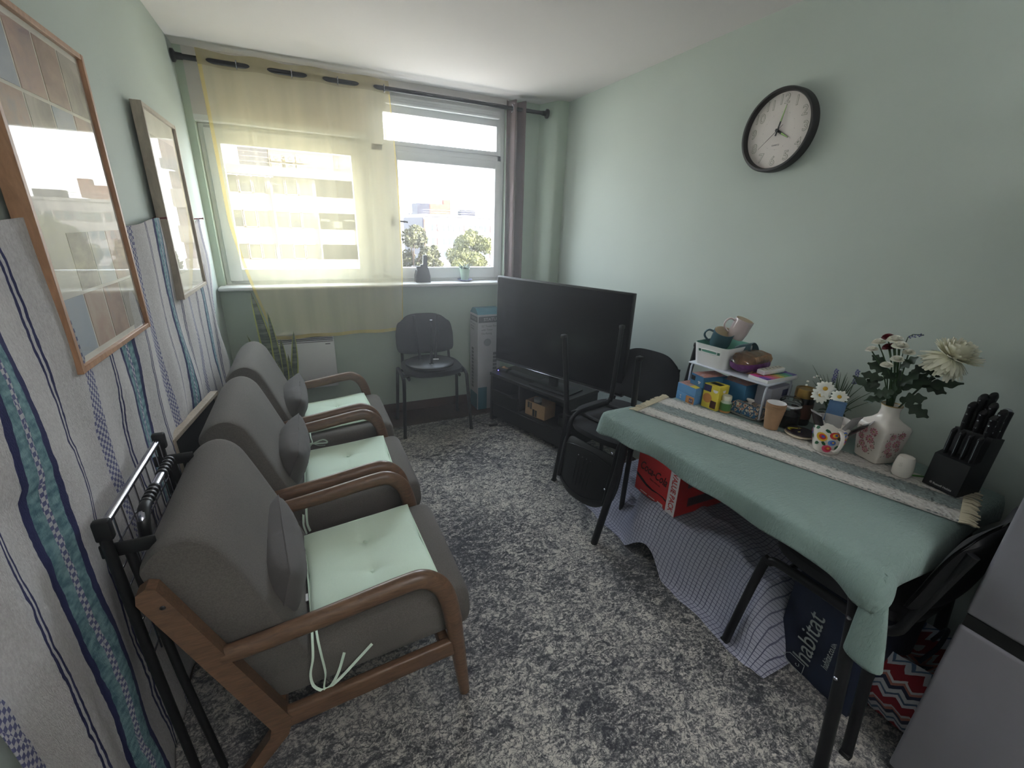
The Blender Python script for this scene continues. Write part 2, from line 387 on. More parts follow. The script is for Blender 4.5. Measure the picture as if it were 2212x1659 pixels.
sash(m := MB(), 1.125, 2.035, 2.02, 2.305, (.02, .035, .03, .085), 3.52, 3.57); m.done('fanlight_sash', M_upvc, w2)
MB().poly([(1.13, 3.55, 2.04), (2.02, 3.55, 2.04), (2.02, 3.55, 2.235), (1.13, 3.55, 2.235)]).done('pane', M_glass, w2)
m = MB().box((1.58, 3.50, 2.29), (.86, .05, .05), .006)
for k in range(3): m.box((1.58, 3.473, 2.275+.013*k), (.80, .006, .005))
m.done('vent', M_upvc, w2)
m = MB().box((1.17, 3.508, 1.51), (.022, .02, .07), .004).tube([(1.17, 3.50, 1.515), (1.17, 3.465, 1.515), (1.19, 3.45, 1.514), (1.268, 3.45, 1.508)], .007, 8)
m.done('window_handle', M_blackm, w2)

# ================================================================== OUTSIDE
M_span = P('sunlit_render_panel', (.32, .30, .275), .8, var=.12, vs=.4)
M_par = P('grey_parapet', (.185, .18, .195), .8)
M_wfr = P('pinkish_window_frame', (.30, .255, .25), .8)
M_bglass = P('dim_office_glass', (.12, .125, .13), .7, var=.3, vs=.5, Specular_IOR_Level=.1)
M_blind = P('cream_blind', (.19, .19, .165), .9, Specular_IOR_Level=.05)
M_pent = P('rooftop_render', (.26, .225, .21), .8)
M_dark2 = P('slate_blue_cladding_and_shade', (.12, .12, .15), .9, var=.2, vs=1.5)
M_brick = P('orange_brick', (.33, .19, .14), .9, var=.2, vs=2)
M_ac = P('ac_cream', (.34, .32, .27), .6)
M_ylw = P('amber_pipe_box', (.42, .31, .06), .6)
GZ = -13.0
bA = empty('office_building', (0, 50, GZ), 0, 'cream banded office block filling the view behind the yellow voile', 'building')
def L(x, y, z): return (x, y-50, z-GZ)
rows = [(5.17, 3.70), (2.21, .70), (-.77, -2.2), (-3.75, -5.2), (-6.75, -8.2), (-9.7, -11.2)]
x0b, x1b = -14, 9.4
zs = 5.28
for i, (zt, zb) in enumerate(rows):
    if i: MB().box(L((x0b+x1b)/2, 50.25, (rows[i-1][1]+zt)/2), (x1b-x0b, .5, rows[i-1][1]-zt)).done('spandrel_band', M_span, bA)
MB().box(L((x0b+x1b)/2, 50.2, (rows[-1][1]+GZ)/2), (x1b-x0b, .5, rows[-1][1]-GZ)).done('spandrel_band', M_span, bA)
MB().box(L((x0b+x1b)/2, 49.9, 5.63), (x1b-x0b+.4, .9, .78)).done('parapet', M_par, bA)
MB().box(L((x0b+x1b)/2, 57, (5.2+GZ)/2-.05), (x1b-x0b-.1, 12.6, 5.2-GZ)).done('core_wall', M_pent, bA)
win = None
rng = random.Random(3)
for i, (zt, zb) in enumerate(rows[:4]):
    h = zt-zb; k = 0; x = -12.9
    while x < 9.0:
        bay = int((x+12.9)/3.83)
        for j in range(3):
            wx = -12.9+bay*3.83+j*1.14+.05
            big = (j == 1)
            wf = MB(); w = 1.08; t_ = .09 if big else .05; yy = 49.98 if big else 50.02
            for a in ((wx+t_/2, (zt+zb)/2, t_, h), (wx+w-t_/2, (zt+zb)/2, t_, h), (wx+w/2, zt-t_/2, w, t_), (wx+w/2, zb+t_/2, w, t_)):
                wf.box(L(a[0], yy, a[1]), (a[2], .12, a[3]))
            o = wf.done('window', M_wfr, bA)
            MB().box(L(wx+w/2, yy+.1, (zt+zb)/2), (w-.1, .03, h-.1)).done('pane', M_bglass, o)
            bl = rng.choice([.35, .5, .5, .95, .45]) if i < 2 else .97
            if not (i == 0 and bay == 4): MB().box(L(wx+w/2, yy+.02, zt-.05-(h-.1)*bl/2), (w-.12, .02, (h-.1)*bl)).done('blind', M_blind, o)
        fx = -12.9+bay*3.83+3.47
        MB().box(L(fx+.18, 50.05, (zt+zb)/2), (.34, .25, h)).done('mullion_panel', M_par, bA)
        x += 3.83
for fx, z1, z0 in ((-1.42, 4.4, -.85), (2.38, 1.95, -2.1), (-5.25, 4.4, -.85), (6.2, 1.95, -2.1)):
    MB().box(L(fx, 49.75, (z1+z0)/2), (.13, .5, z1-z0)).done('fin', M_span, bA)
MB().box(L(4.2, 55, 8.0), (11, 8, 5)).done('plant_room', M_pent, bA)
MB().box(L(-2.6, 53, 6.9), (2.4, 4, 2.6)).done('dark_plant_room', M_dark2, bA)
m = MB()
for z in (6.35, 6.75, 7.15): m.tube([L(x0b, 49.7, z), L(x1b, 49.7, z)], .025, 6)
for k in range(24): m.tube([L(x0b+k*.98, 49.7, 6.0), L(x0b+k*.98, 49.7, 7.15)], .02, 6)
tag(m.done('roof_railing', M_wfr, bA))
m = MB()
for s_ in (-.22, .22): m.tube([L(4.7+s_, 50.9, 5.6), L(4.7+s_, 50.9, 8.1)], .025, 6)
for k in range(8): m.tube([L(4.48, 50.9, 5.8+k*.3), L(4.92, 50.9, 5.8+k*.3)], .02, 6)
m.done('ladder', M_wfr, bA)
for i, x in enumerate((-.73, .45, 1.4)):
    for zz in (6.85, 6.12):
        a = empty('air_conditioner', (x, 50.75, zz-.3+.05), 0, ['leftmost', 'middle', 'rightmost'][i]+(' upper' if zz > 6.5 else ' lower')+' cream air conditioner unit on the office roof', 'air conditioner', 'air conditioners on the roof')
        MB().box((0, 0, .3), (.85, .35, .6), .03).done('casing', M_ac, a)
        MB().lathe([(.0, 0), (.2, 0), (.22, .02), (.2, .03), (.0, .03)], 20, Matrix.Translation((.05, -.18, .32)) @ Matrix.Rotation(pi/2, 4, 'X')).done('fan_grille', M_par, a)
        MB().box((-.52, 0, .15), (.14, .2, .12), .01).done('pipe_box', M_ylw, a)
bB = empty('distant_office_building', (27.8, 110, GZ), 0, 'distant white office block with orange rooftop hut beyond the trees', 'building')
def LB(x, y, z): return (x-27.8, y-110, z-GZ)
M_wht = P('distant_white_render', (.36, .35, .35), .8, var=.05, vs=.3)
MB().box(LB(38.8, 121, (3.4+GZ)/2), (22, 22, 3.4-GZ)).done('wall', M_wht, bB)
MB().box(LB(27.65, 121, (3.4+GZ)/2-.2), (.3, 22, 3.4-GZ-.4)).done('painted_shade_side', M_dark2, bB)  # shade of the receding side face, put in as a dark slab
MB().box(LB(28.05, 109.9, -5), (.35, .3, 15.5)).done('brick_edge', M_brick, bB)
MB().box(LB(38.8, 121, 3.6), (22.4, 22.4, .5)).done('parapet', M_wht, bB)
MB().box(LB(33.0, 118, 5.1), (4.6, 6, 2.6)).done('rooftop_hut', M_brick, bB)
MB().box(LB(29.2, 118, 5.1), (3.2, 6, 2.6)).done('louvre_hut', M_dark2, bB)
MB().box(LB(35.6, 117, 5.8), (1.8, 2, 3.4)).done('chimney', M_brick, bB)
MB().box(LB(41.5, 118, 4.6), (4.0, 3, 1.5)).done('plant_unit', M_dark2, bB)
m = MB()
for z in (4.3, 4.8): m.tube([LB(27.8, 109.8, z), LB(49, 109.8, z)], .04, 5)
m.done('roof_railing', M_wht, bB)
M_wB = P('distant_window_glass', (.15, .20, .215), .7, var=.3, vs=.6)
for zt in (1.6, -1.6, -4.8, -8.0):
    for k in range(16):
        xx = 29+k*1.28+(k//3)*.3
        if xx > 49: continue
        o = MB().box(LB(xx, 109.97, zt-.75), (1.02, .08, 1.6)).done('window', M_brick if k % 5 == 2 else M_span, bB)
        MB().box(LB(xx, 109.9, zt-.9), (.84, .05, 1.1)).done('pane', M_wB, o)
        MB().box(LB(xx, 109.9, zt-.15), (.84, .05, .28)).done('pane', M_wB, o)
ground = struct(MB().box((10, 100, GZ-.1), (260, 180, .2)), 'ground', P('street_paving', (.66, .64, .60), .9, var=.2, vs=.1))
M_tr1 = P('birch_leaves', (.22, .22, .11), .8, var=.5, vs=1.5); M_tr2 = P('lime_leaves', (.23, .235, .08), .8, var=.5, vs=1.5)
M_trunk = P('bark', (.30, .25, .20), .9, var=.2)
M_tr3 = P('dark_conifer', (.12, .135, .13), .8, var=.4, vs=1)
def tree(name, x, y, zt, rad, hh, mat, lab, n=2200, seed=1, droop=0, z0=None):
    rg = random.Random(seed); t = empty(name, (x, y, GZ), 0, lab, 'tree')
    zc = zt-hh/2-GZ
    m = MB().tube([(0, 0, 0), (.2, .1, zc*.5), (0, 0, zc+hh*.2)], [.35, .25, .08], 8)
    for k in range(7):
        a = rg.uniform(0, 6.28); m.tube([(0, 0, zc-hh*.3+k*hh*.08), (cos(a)*rad*.5, sin(a)*rad*.5, zc-hh*.1+k*hh*.08)], [.1, .04], 5)
    m.done('trunk', M_trunk, t)
    blobs = []
    for k in range(26):
        a = rg.uniform(0, 6.28); u = rg.uniform(-1, 1); rr = (1-u*u)**.5*rg.uniform(.35, .85)
        blobs.append((cos(a)*rad*rr, sin(a)*rad*rr, zc+u*hh*.42, rg.uniform(.22, .34)*rad))
    vs, fs = [], []
    for k in range(n):
        bx, by, bz, br = rg.choice(blobs); d = V((rg.gauss(0, 1), rg.gauss(0, 1), rg.gauss(0, 1))).normalized()*br*rg.uniform(.8, 1.08)
        p = V((bx, by, bz))+d; s_ = rg.uniform(.12, .24); q = Quaternion((rg.random()-.5, rg.random()-.5, rg.random()-.5, rg.random()-.5)).normalized()
        i = len(vs)
        for c in ((-s_, 0, 0), (0, -s_*.6, 0), (s_, 0, 0), (0, s_*.6, -droop*s_)): vs.append(p+q @ V(c))
        fs.append((i, i+1, i+2, i+3))
    m = MB(); m._new(vs, fs); o = m.done('foliage', mat, t); o['kind'] = 'stuff'
    m = MB()
    for bx, by, bz, br in blobs: m.lathe([(0, bz-br*.75), (br*.55, bz-br*.5), (br*.75, bz), (br*.55, bz+br*.5), (0, bz+br*.75)], 8, Matrix.Translation((bx, by, 0)))
    o = m.done('inner_foliage', mat, t); o['kind'] = 'stuff'
tree('birch_tree', 14.3, 62, 2.0, 3.3, 15, M_tr1, 'drooping pale birch left of the white block, seen through right window', 7000, 2, 2)
tree('birch_tree', 18.6, 68, -.9, 1.9, 12, M_tr1, 'smaller drooping birch against the shaded side of the white block', 4000, 5, 2)
tree('lime_tree', 25.8, 70, 1.3, 4.2, 14, M_tr2, 'big round yellow-green tree in front of the white block', 12000, 3)
tree('conifer_tree', 31.0, 138, 5.3, 2.2, 9, M_tr3, 'far dark tree behind the shaded side of the white block', 900, 4)

# ================================================================== RUG
m = MB(); NU, NVv = 40, 60
def rugf(u, v):
    x = .02+u*2.42; y = -.9+v*4.02
    e = .012*noise.noise(V((x*2, 0, 5)))*(1 if v > .98 else 0)
    return (x, y+e+(.015*(x-1)), .009)
m.grid(rugf, NU, NVv); m.grid(lambda u, v: (.02+u*2.42, 3.12+.015*(.02+u*2.42-1)-v*.012+.012*noise.noise(V(((.02+u*2.42)*2, 0, 5))), .009-v*.008), NU, 1)
tag(m.done('area_rug', M_rug), 'large distressed cream and charcoal patterned rug over the whole floor', 'rug')
# ================================================================== BLANKET + PICTURES
def blf(u, v):
    y = .60+u*2.50; top = 1.478+.012*cos((y-2.3)*7)-.03*abs(sin((y-3.1)*3.4))*(1 if y > 2.4 else .3)
    z = top*(1-v)+.02*v
    far = max(0, (u-.9)/.1)
    y2 = y+far*(.04*sin(v*9)+.10*max(0, v-.45)) + (1-u)**6*(.12*(v > .3))
    fold = .010*sin(y*26+noise.noise(V((y*2, z*2, 0)))*3)*(.4+.6*v)+.016*noise.noise(V((y*5, z*3, 1)))
    return (.024+fold*.9+.02*far*sin(v*14)*v, y2, z)
m = MB().grid(blf, 150, 60); o = m.done('woven_throw', M_blanket); md = o.modifiers.new('thickness', 'SOLIDIFY'); md.thickness = .003
tag(o, 'long off-white woven throw with navy and teal stripes pinned along the left wall', 'throw')
m = MB()
for y in (1.852, 2.30, 3.10): m.tube([(.0, y, 1.483), (.045, y, 1.485)], .003, 6).lathe([(0, 0), (.006, 0), (.005, .002), (0, .003)], 10, Matrix.Translation((.045, y, 1.485)) @ Matrix.Rotation(pi/2, 4, 'Y'))
for i, y in enumerate((2.30, 3.095)):
    tag(MB().tube([(.0, y, 1.483), (.045, y, 1.487)], .003, 6).lathe([(0, 0), (.006, 0), (.005, .003), (0, .004)], 10, Matrix.Translation((.045, y, 1.487)) @ Matrix.Rotation(pi/2, 4, 'Y')).done('wall_pin', M_red), ['red wall pin in the throw beside the pale narrow frame', 'red wall pin at the far top corner of the throw'][i], 'pin')
def pframe(name, y0, y1, z0, z1, d, fw, mat, lab, x0=.012):
    r = empty(name, (x0, y0, z0), 0, lab, 'picture'); w, h = y1-y0, z1-z0
    for nm, c, s_ in (('frame_side', (d/2, fw/2, h/2), (d, fw, h)), ('frame_side', (d/2, w-fw/2, h/2), (d, fw, h)), ('frame_rail', (d/2-.0005, w/2, fw/2), (d-.001, w-2*fw, fw)), ('frame_rail', (d/2-.0005, w/2, h-fw/2), (d-.001, w-2*fw, fw))):
        MB().box(c, s_, .0012, 1).done(nm, mat, r)
    MB().box((d-.014, w/2, h/2), (.004, w-2*fw, h-2*fw)).done('backing_board', P('mount_board', (.86, .84, .80), .8), r)
    MB().poly([(d-.008, fw, fw), (d-.008, w-fw, fw), (d-.008, w-fw, h-fw), (d-.008, fw, h-fw)]).done('glass', M_pglass, r)
    return r, w, h
big, w_, h_ = pframe('framed_picture', 1.255, 1.785, 1.15, 1.90, .036, .014, M_oakf, 'large copper oak framed photo collage, the nearer picture on the left wall')
phs = [mk_photo('photo_print_%s' % n, c, s) for n, c, s in (('seaside', [(.52, .57, .64), (.64, .67, .71), (.74, .73, .70)], 3), ('mountain', [(.42, .39, .36), (.58, .54, .50), (.70, .66, .62)], 8), ('portrait', [(.52, .40, .36), (.66, .54, .48), (.50, .50, .54)], 7), ('sunset', [(.48, .45, .48), (.68, .55, .50), (.74, .67, .60)], 5))]
gy, gz = 4, 5
for a in range(gy):
    for b in range(gz):
        if b == 2 or (b == 1 and a == 0): continue
        cw, ch = (w_-.05)/gy, (h_-.05)/gz
        MB().box((.036-.0115, .025+cw*(a+.5), .025+ch*(b+.5)), (.001, cw-.008, ch-.008)).done('photo_print', phs[(a*3+b*2) % 4], big)
sml, w_, h_ = pframe('framed_picture', 2.30, 2.835, 1.157, 1.90, .036, .016, M_palef, 'pale grey oak framed picture beyond the large one on the left wall')
MB().box((.036-.0115, w_/2, h_/2), (.001, w_-.16, h_-.2)).done('photo_print', mk_photo('reflection_pale_art', [(.80, .78, .72), (.66, .64, .60), (.74, .68, .60)], 3), sml)  # print colours kept pale to imitate the reflection in its glass
# frame standing on the floor behind the second chair
lf = empty('standing_frame', (.03, 1.76, .012), 0, 'pale oak framed board standing on the floor behind the middle armchair', 'picture', rot=(0, R(-2), R(-7.5)))
for nm, c, s_ in (('frame_side', (.016, .008, .365), (.032, .016, .73)), ('frame_side', (.016, .502, .365), (.032, .016, .73)), ('frame_rail', (.0155, .255, .008), (.031, .478, .016)), ('frame_rail', (.0155, .255, .722), (.031, .478, .016))):
    MB().box(c, s_, .001, 1).done(nm, M_palef, lf)
MB().box((.012, .255, .365), (.006, .478, .698)).done('dark_panel', M_dark, lf)

# ================================================================== ARMCHAIR
PH = .665
def armchair(loc):
    r = empty('armchair', loc)
    yN, yF = 0, .575
    for y in (yN, yF):
        fr = MB().tube([(.24, y, .49), (.30, y, .492), (.5, y, .515), (.68, y, .54), (.74, y, .538), (.785, y, .50), (.81, y, .44), (.828, y, .34)], [.023, .025, .027, .028, .0285, .0285, .028, .027], 14, smooth=5, ry=.85, up=(0, 1, 0))
        fr.done('armrest', M_wood, r)
        MB().tube([(.826, y, .35), (.84, y, .22), (.862, y, .012)], [.0275, .024, .017], 12, smooth=3, ry=.85, up=(0, 1, 0)).done('leg', M_wood, r)
        MB().prism([(.122, .712), (.126, .736), (.145, .748), (.162, .740), (.358, .215), (.352, .180), (.318, .165), (.305, .200)], y-.017, y+.017, Matrix(((1, 0, 0, 0), (0, 0, 1, 0), (0, 1, 0, 0), (0, 0, 0, 1)))).done('back_post', M_wood, r)
        MB().prism([(.315, .235), (.358, .20), (.345, .155), (.222, .012), (.188, .012), (.300, .165)], y-.016, y+.016, Matrix(((1, 0, 0, 0), (0, 0, 1, 0), (0, 1, 0, 0), (0, 0, 0, 1)))).done('leg', M_wood, r)
        MB().box((0, 0, 0), (.50, .028, .062), .008, 3, Matrix.Translation((.578, y, .222)) @ Matrix.Rotation(R(-4.6), 4, 'Y')).done('side_rail', M_wood, r)
        MB().lathe([(0, 0), (.006, 0), (.004, .002), (0, .002)], 10, Matrix.Translation((.165, y-.018 if y == 0 else y+.018, .69)) @ Matrix.Rotation(pi/2*(1 if y == 0 else -1), 4, 'X')).done('screw', M_blackm, r)
    for x, z in ((.33, .2), (.80, .235)): MB().box((x, .2875, z), (.03, .56, .05), .004).done('cross_rail', M_wood, r)
    # seat cushion
    M = Matrix.Translation((.60, .2875, .325)) @ Matrix.Rotation(R(-4), 4, 'Y')
    o = MB().box((0, 0, 0), (.60, .535, .15), .045, 5, M).done('seat_cushion', M_fab, r); 
    for y in (.05, .525):
        p = [(-.28, y-.2875, .055), (.26, y-.2875, .055)]
        pass
    # back cushion, rounded over at the top
    prof = [(.33, .30), (.42, .36), (.40, .45), (.345, .60), (.30, .72), (.268, .79), (.225, .822), (.175, .815), (.135, .78), (.125, .74), (.165, .62), (.23, .43)]
    n = 44; pr = []
    for i in range(n):
        t = i/n*len(prof); k = int(t); f = t-k; g = lambda q: V((*prof[q % len(prof)], 0)); p0, p1, p2, p3 = g(k-1), g(k), g(k+1), g(k+2)
        pr.append(.5*((2*p1)+(-p0+p2)*f+(2*p0-5*p1+4*p2-p3)*f*f+(-p0+3*p1-3*p2+p3)*f**3))
    cx, cz = .27, .58; b = MB(); rings = [(.022, .90), (.028, .955), (.04, .985), (.06, 1), (.515, 1), (.535, .985), (.547, .955), (.553, .90)]
    vs, fs = [], []
    for y, k in rings:
        for p in pr:
            d = V((p.x-cx, p.y-cz))
            q = V((p.x, p.y)); sh = 1-(1-k)*.9; mid = V((.27-.36*(p.y-.58), p.y)); q = mid+(q-mid)*sh
            vs.append((q.x, y, p.y-(1-k)*.12*(p.y-cz)))
    for i in range(len(rings)-1):
        for j in range(n): fs.append((i*n+j, i*n+(j+1) % n, (i+1)*n+(j+1) % n, (i+1)*n+j))
    fs.append(tuple(range(n))); fs.append(tuple((len(rings)-1)*n+j for j in range(n)))
    b._new(vs, fs); b.done('back_cushion', M_fab, r, sharp=60)
    return r
y0s = (.985, .985+PH, .985+2*PH)
ac = armchair((0, y0s[0], 0))
tag(ac, 'grey armchair with wooden arms nearest the camera', 'armchair', 'grey armchairs along the left wall')
for i in (1, 2):
    c = copy_tree(ac); c.location = (0, y0s[i], 0)
    tag(c, ['', 'middle one of three grey armchairs with wooden arms', 'grey armchair with wooden arms farthest back, beside the panel heater'][i], 'armchair', 'grey armchairs along the left wall')
# pads
def pad_fn(u, v, sg):
    z = 0
    for a, b in ((.02, -.36), (.02, .34)):
        d = math.hypot((u-a), (v-b)); z -= .010*math.exp(-(d/.09)**2)+.009*math.exp(-(d/.30)**2)+.003*math.exp(-((v-b+.25*(u-a))/.03)**2)*math.exp(-(d/.5)**2)
    z -= .0015*math.exp(-((u)/.03)**2)
    return z if sg > 0 else 0
for i in range(3):
    r = empty('seat_pad', (.615, y0s[i]+.305, .4135), 0, ['pale sage tufted seat pad on the nearest armchair, ties dangling in a loop', 'pale sage tufted seat pad on the middle armchair', 'pale sage tufted seat pad on the farthest armchair, tie knotted in a bow'][i], 'seat pad', 'sage seat pads on the armchairs', rot=(0, R(-4), R((2, -1, 3)[i])))
    MB().cushion(.39, .44, .034, n=48, p=10, e=.5, fn=pad_fn).done('pad', M_pad, r)
    MB().tube([(-.19, -.215, 0), (.19, -.215, 0), (.19, .215, 0), (-.19, .215, 0)], .004, 6, closed=True).done('piping', M_pad, r)
    for a, b in ((.02, -.36), (.02, .34)):
        MB().lathe([(0, .0), (.007, .001), (.006, .004), (0, .005)], 10, Matrix.Translation((a*.195, b*.22, .001))).done('button', M_pad, r)
    yy = -.2895
    if i == 0:
        t_ = MB().tube([(-.19, -.215, .002), (-.192, -.262, -.002), (-.198, yy, -.03), (-.214, yy, -.085), (-.212, yy, -.135), (-.185, yy, -.165), (-.150, yy, -.125), (-.120, yy, -.055)], .0045, 6, smooth=6, ry=.22)
        t_.tube([(-.18, -.215, .002), (-.178, -.262, -.002), (-.176, yy-.001, -.03), (-.178, yy-.001, -.10), (-.190, yy-.001, -.158), (-.150, yy-.001, -.145), (-.09, yy-.001, -.10), (-.045, yy-.001, -.065)], .0045, 6, smooth=6, ry=.22)
    elif i == 1:
        t_ = MB().tube([(-.19, -.215, .002), (-.194, -.262, -.002), (-.200, yy, -.03), (-.206, yy, -.07), (-.203, yy, -.115)], .0055, 6, smooth=6, ry=.22)
        t_.tube([(-.182, -.215, .002), (-.184, -.262, -.002), (-.188, yy-.001, -.03), (-.192, yy-.001, -.07), (-.188, yy-.001, -.105)], .0055, 6, smooth=6, ry=.22)
    else:
        t_ = MB().tube([(-.17, -.215, .002), (-.172, -.262, -.002), (-.172, yy, -.028), (-.215, yy-.001, -.018), (-.222, yy-.001, -.04), (-.172, yy, -.032), (-.115, yy-.001, -.022), (-.10, yy-.001, -.045), (-.168, yy, -.032)], .0045, 6, smooth=6, ry=.25)
        t_.tube([(-.172, yy, -.030), (-.20, yy, -.06), (-.225, yy, -.085)], .0045, 6, smooth=4, ry=.25).tube([(-.170, yy, -.030), (-.14, yy, -.052), (-.11, yy, -.058)], .0045, 6, smooth=4, ry=.25)
    t_.done('tie', M_pad, r)
    MB().box((-.197, -.09, 0), (.008, .03, .002)).done('care_tag', M_white, r)
for i, (dy, tilt, rz, ly) in enumerate(((.27, 74, 3, .40), (.30, 66, -8, .38), (.27, 62, -10, .38))):
    r = empty('pillow', (.352 if i == 0 else .375, y0s[i]+dy, .505), 0, ['grey pillow standing on edge in the nearest armchair', 'grey pillow leaning in the middle armchair', 'grey pillow slumped in the farthest armchair'][i], 'pillow', 'grey pillows on the armchairs', rot=(R((3, 8, 12)[i]), R(-(90-(90-tilt))), R(rz)))
    def wr(u, v, sg): return (.004*noise.noise(V((u*5+i*7, v*3, sg)))+.0025*noise.noise(V((u*3, v*14+i, sg))))*(1-abs(v)**4)
    MB().cushion(.24 if i == 0 else .26, ly, .145, n=26, p=2.6, e=.5, fn=wr).done('cover', M_pillow, r)
    MB().tube([(-.115, -ly*.49, 0), (.115, -ly*.49, 0), (.118, -ly*.47, 0), (.114, 0, 0), (.118, ly*.47, 0), (.115, ly*.49, 0), (-.115, ly*.49, 0)], .0025, 6).done('seam', M_pillow, r)

# ================================================================== AIRER (folded, leaning on the wall)
a = empty('clothes_airer', (0, 0, 0), 0, 'folded black and chrome clothes airer leaning on the striped throw', 'airer')
y0, y1 = 1.05, 1.49
MB().tube([(.075, y0, .865), (.075, y1, .865)], .009, 12).done('top_bar', M_chrome, a)
for y in (y0, y1):
    MB().tube([(.075, y, .87), (.085, y, .45), (.10, y+.0, .012)], .011, 10).done('leg', M_black, a)
    MB().tube([(.10, y+(.02 if y == y0 else -.02), .80), (.13, y, .4), (.16, y, .012)], .010, 10).done('leg', M_black, a)
    MB().box((.078, y, .862), (.032, .022, .05), .006).done('joint', M_black, a)
    MB().box((.105, y+(.012 if y == y0 else -.012), .80), (.10, .008, .035), .004).done('bracket', M_black, a)
MB().tube([(.122, y0+.055, .79), (.127, y0+.05, .83), (0.125, y0+.09, .85), (0.125, y1-.13, .852)], .0095, 12, smooth=5).done('fold_bar', M_chrome, a)
m = MB().tube([(.122, y0+.055, .775), (.128, y0+.05, .825), (.126, y0+.075, .848), (0.125, y0+.10, .851)], .0125, 12, smooth=5); m.done('grip', M_black, a)
for k in range(5):
    for yy in (y0+.10+k*.017, y1-.20+k*.018):
        m = MB().tube([(0.125, yy, .8515), (0.125, yy+.006, .8515)], .0135, 12); m.done('grip_ring', M_black, a)
m = MB()
for k in range(9): y = y0+.05+k*.047; m.tube([(.08, y, .86), (.09, y, .46)], .0022, 6)
for k in range(7): m.tube([(.081, y0, .80-k*.055), (.081, y1, .80-k*.055)], .0022, 6)
m.done('wire_rack', M_chrome, a)

# ================================================================== SNAKE PLANT, HEATER
sp_ = empty('snake_plant', (.30, 3.14, 0), 0, 'tall snake plant with yellow-edged leaves behind the farthest armchair', 'plant')
MB().lathe([(.075, .012), (.10, .24), (.105, .25), (.09, .25), (.085, .22), (0, .22)], 24).done('pot', P('grey_pot', (.35, .35, .34), .6), sp_)
for bx, by, tx, ty, tz, w, mr in ((-.02, .0, -.095, .06, 1.06, .045, 0), (.0, .02, -.02, .05, .93, .033, 1), (.03, 0, .115, .04, .80, .028, 0), (.04, -.02, .065, -.02, .66, .022, 1), (-.03, -.01, -.155, .04, .79, .018, 0), (.0, -.03, .0, -.05, .62, .026, 1), (-.01, .03, .03, .07, .74, .03, 0)):
    def lf_(u, v, a=None):
        t = u; c = V((bx+(tx-bx)*t, by+(ty-by)*t, .20+(tz-.20)*t))+V((.015*sin(t*3), 0, 0)); wd = w*(.55+.45*sin(min(1, t*1.3)*pi*.5))*(1 if t < .6 else max(0, (1-t)/.4)**.6)
        return c+V((cos(mr*.6), sin(mr*.6), 0))*wd*(v-.5)*2*.9+V((-sin(mr*.6), cos(mr*.6), 0))*wd*.6*abs(v-.5)
    m = MB(); m.mi = 0; m.grid(lambda u, v: lf_(u, .15+v*.7), 14, 6); m.mi = 1; m.grid(lambda u, v: lf_(u, v*.15), 14, 1); m.grid(lambda u, v: lf_(u, .85+v*.15), 14, 1)
    t = NT('snake_leaf') if 'snake_leaf' not in MATS else None
    if t:
        nz = t.noise(t.co((2, 2, 26)), 3, 2, .5, .8); MATS['snake_leaf'] = t.bsdf(t.ramp(nz.outputs[0], [(.4, lin((.22, .27, .20))), (.6, lin((.42, .46, .38)))]), .5)
    o = m.done('leaf', [MATS['snake_leaf'], M_leafy], sp_); md = o.modifiers.new('t', 'SOLIDIFY'); md.thickness = .003
h = empty('panel_heater', (.47, 3.42, .31), 0, 'white electric panel heater on the wall under the left window', 'heater')
MB().box((0, 0, .185), (.40, .07, .37), .008).done('casing', M_white, h)
m = MB().box((0, .005, .40), (.40, .06, .07), .01)
m.done('top_casing', M_white, h)
for k in range(6): MB().box((0, -.034, .355+k*.012), (.385, .006, .004)).done('louvre', M_par, h)
MB().box((.155, -.0355, .335), (.034, .001, .006)).done('nameplate', M_par, h)
MB().box((0, .035, .2), (.3, .02, .2)).done('wall_bracket', M_white, h)

# ================================================================== CURTAINS
rod = empty('curtain_rod', (0, 3.36, 2.32), 0, 'black curtain rod spanning the window wall under the ceiling', 'curtain rod')
MB().tube([(.012, 0, 0), (2.31, 0, 0)], .0135, 16).done('pole', M_blackm, rod)
for x, sg in ((.006, 1), (2.352, -1)):
    MB().lathe([(.0, 0), (.032, 0), (.032, .012), (.018, .02), (.016, .05), (0, .05)], 20, Matrix.Translation((x, 0, 0)) @ Matrix.Rotation(pi/2*sg, 4, 'Y')).done('wall_socket', M_blackm, rod)
gx = [.155, .31, .45, .595, .715, .853, .995, 1.135]
def shf(u, v):
    z = 2.368-v*1.655
    xr = 1.168+.03*sin(v*3.1); xl = .122+.02*v+max(0, v-.52)**1.4*.42
    x = xl+(xr-xl)*u
    k = max(0, 1-v*6)
    wav = .022*cos((u*7+.5)*pi)
    y = 3.36+wav*(.35+.65*k)+.014*noise.noise(V((x*9, z*.7, 0)))*min(1, v*3)
    y = 3.36+(.022*(-cos(pi*(7*u+.0)*1.0)))*(.25+.75*k)+.012*noise.noise(V((x*4, z*.4, 0)))*min(1, v*3)+.008*math.exp(-((x-.33-.02*v)/.012)**2)*min(1, v*3)+.008*math.exp(-((x-.78)/.012)**2)*min(1, v*3)
    if v > .6: y = min(y, 3.352-.03*(v-.6))
    zz = z+(.02*noise.noise(V((x*4, 3, 0)))-.05*(1-u)**2*0) if v > .97 else z
    return (x, y, zz)
c = empty('voile_curtain', (0, 0, 0), 0, 'sheer yellow voile curtain hanging over the left window', 'curtain')
MB().grid(shf, 120, 50).done('panel', M_sheer, c)
m = MB(); m.grid(lambda u, v: V(shf(u*.018, v))+V((0, -.0012, 0)), 1, 50); m.grid(lambda u, v: V(shf(.992+u*.008, v))+V((0, -.0012, 0)), 1, 50); m.grid(lambda u, v: V(shf(u, .985+v*.015))+V((0, -.0012, 0)), 120, 1); m.done('hem', M_sheere, c)
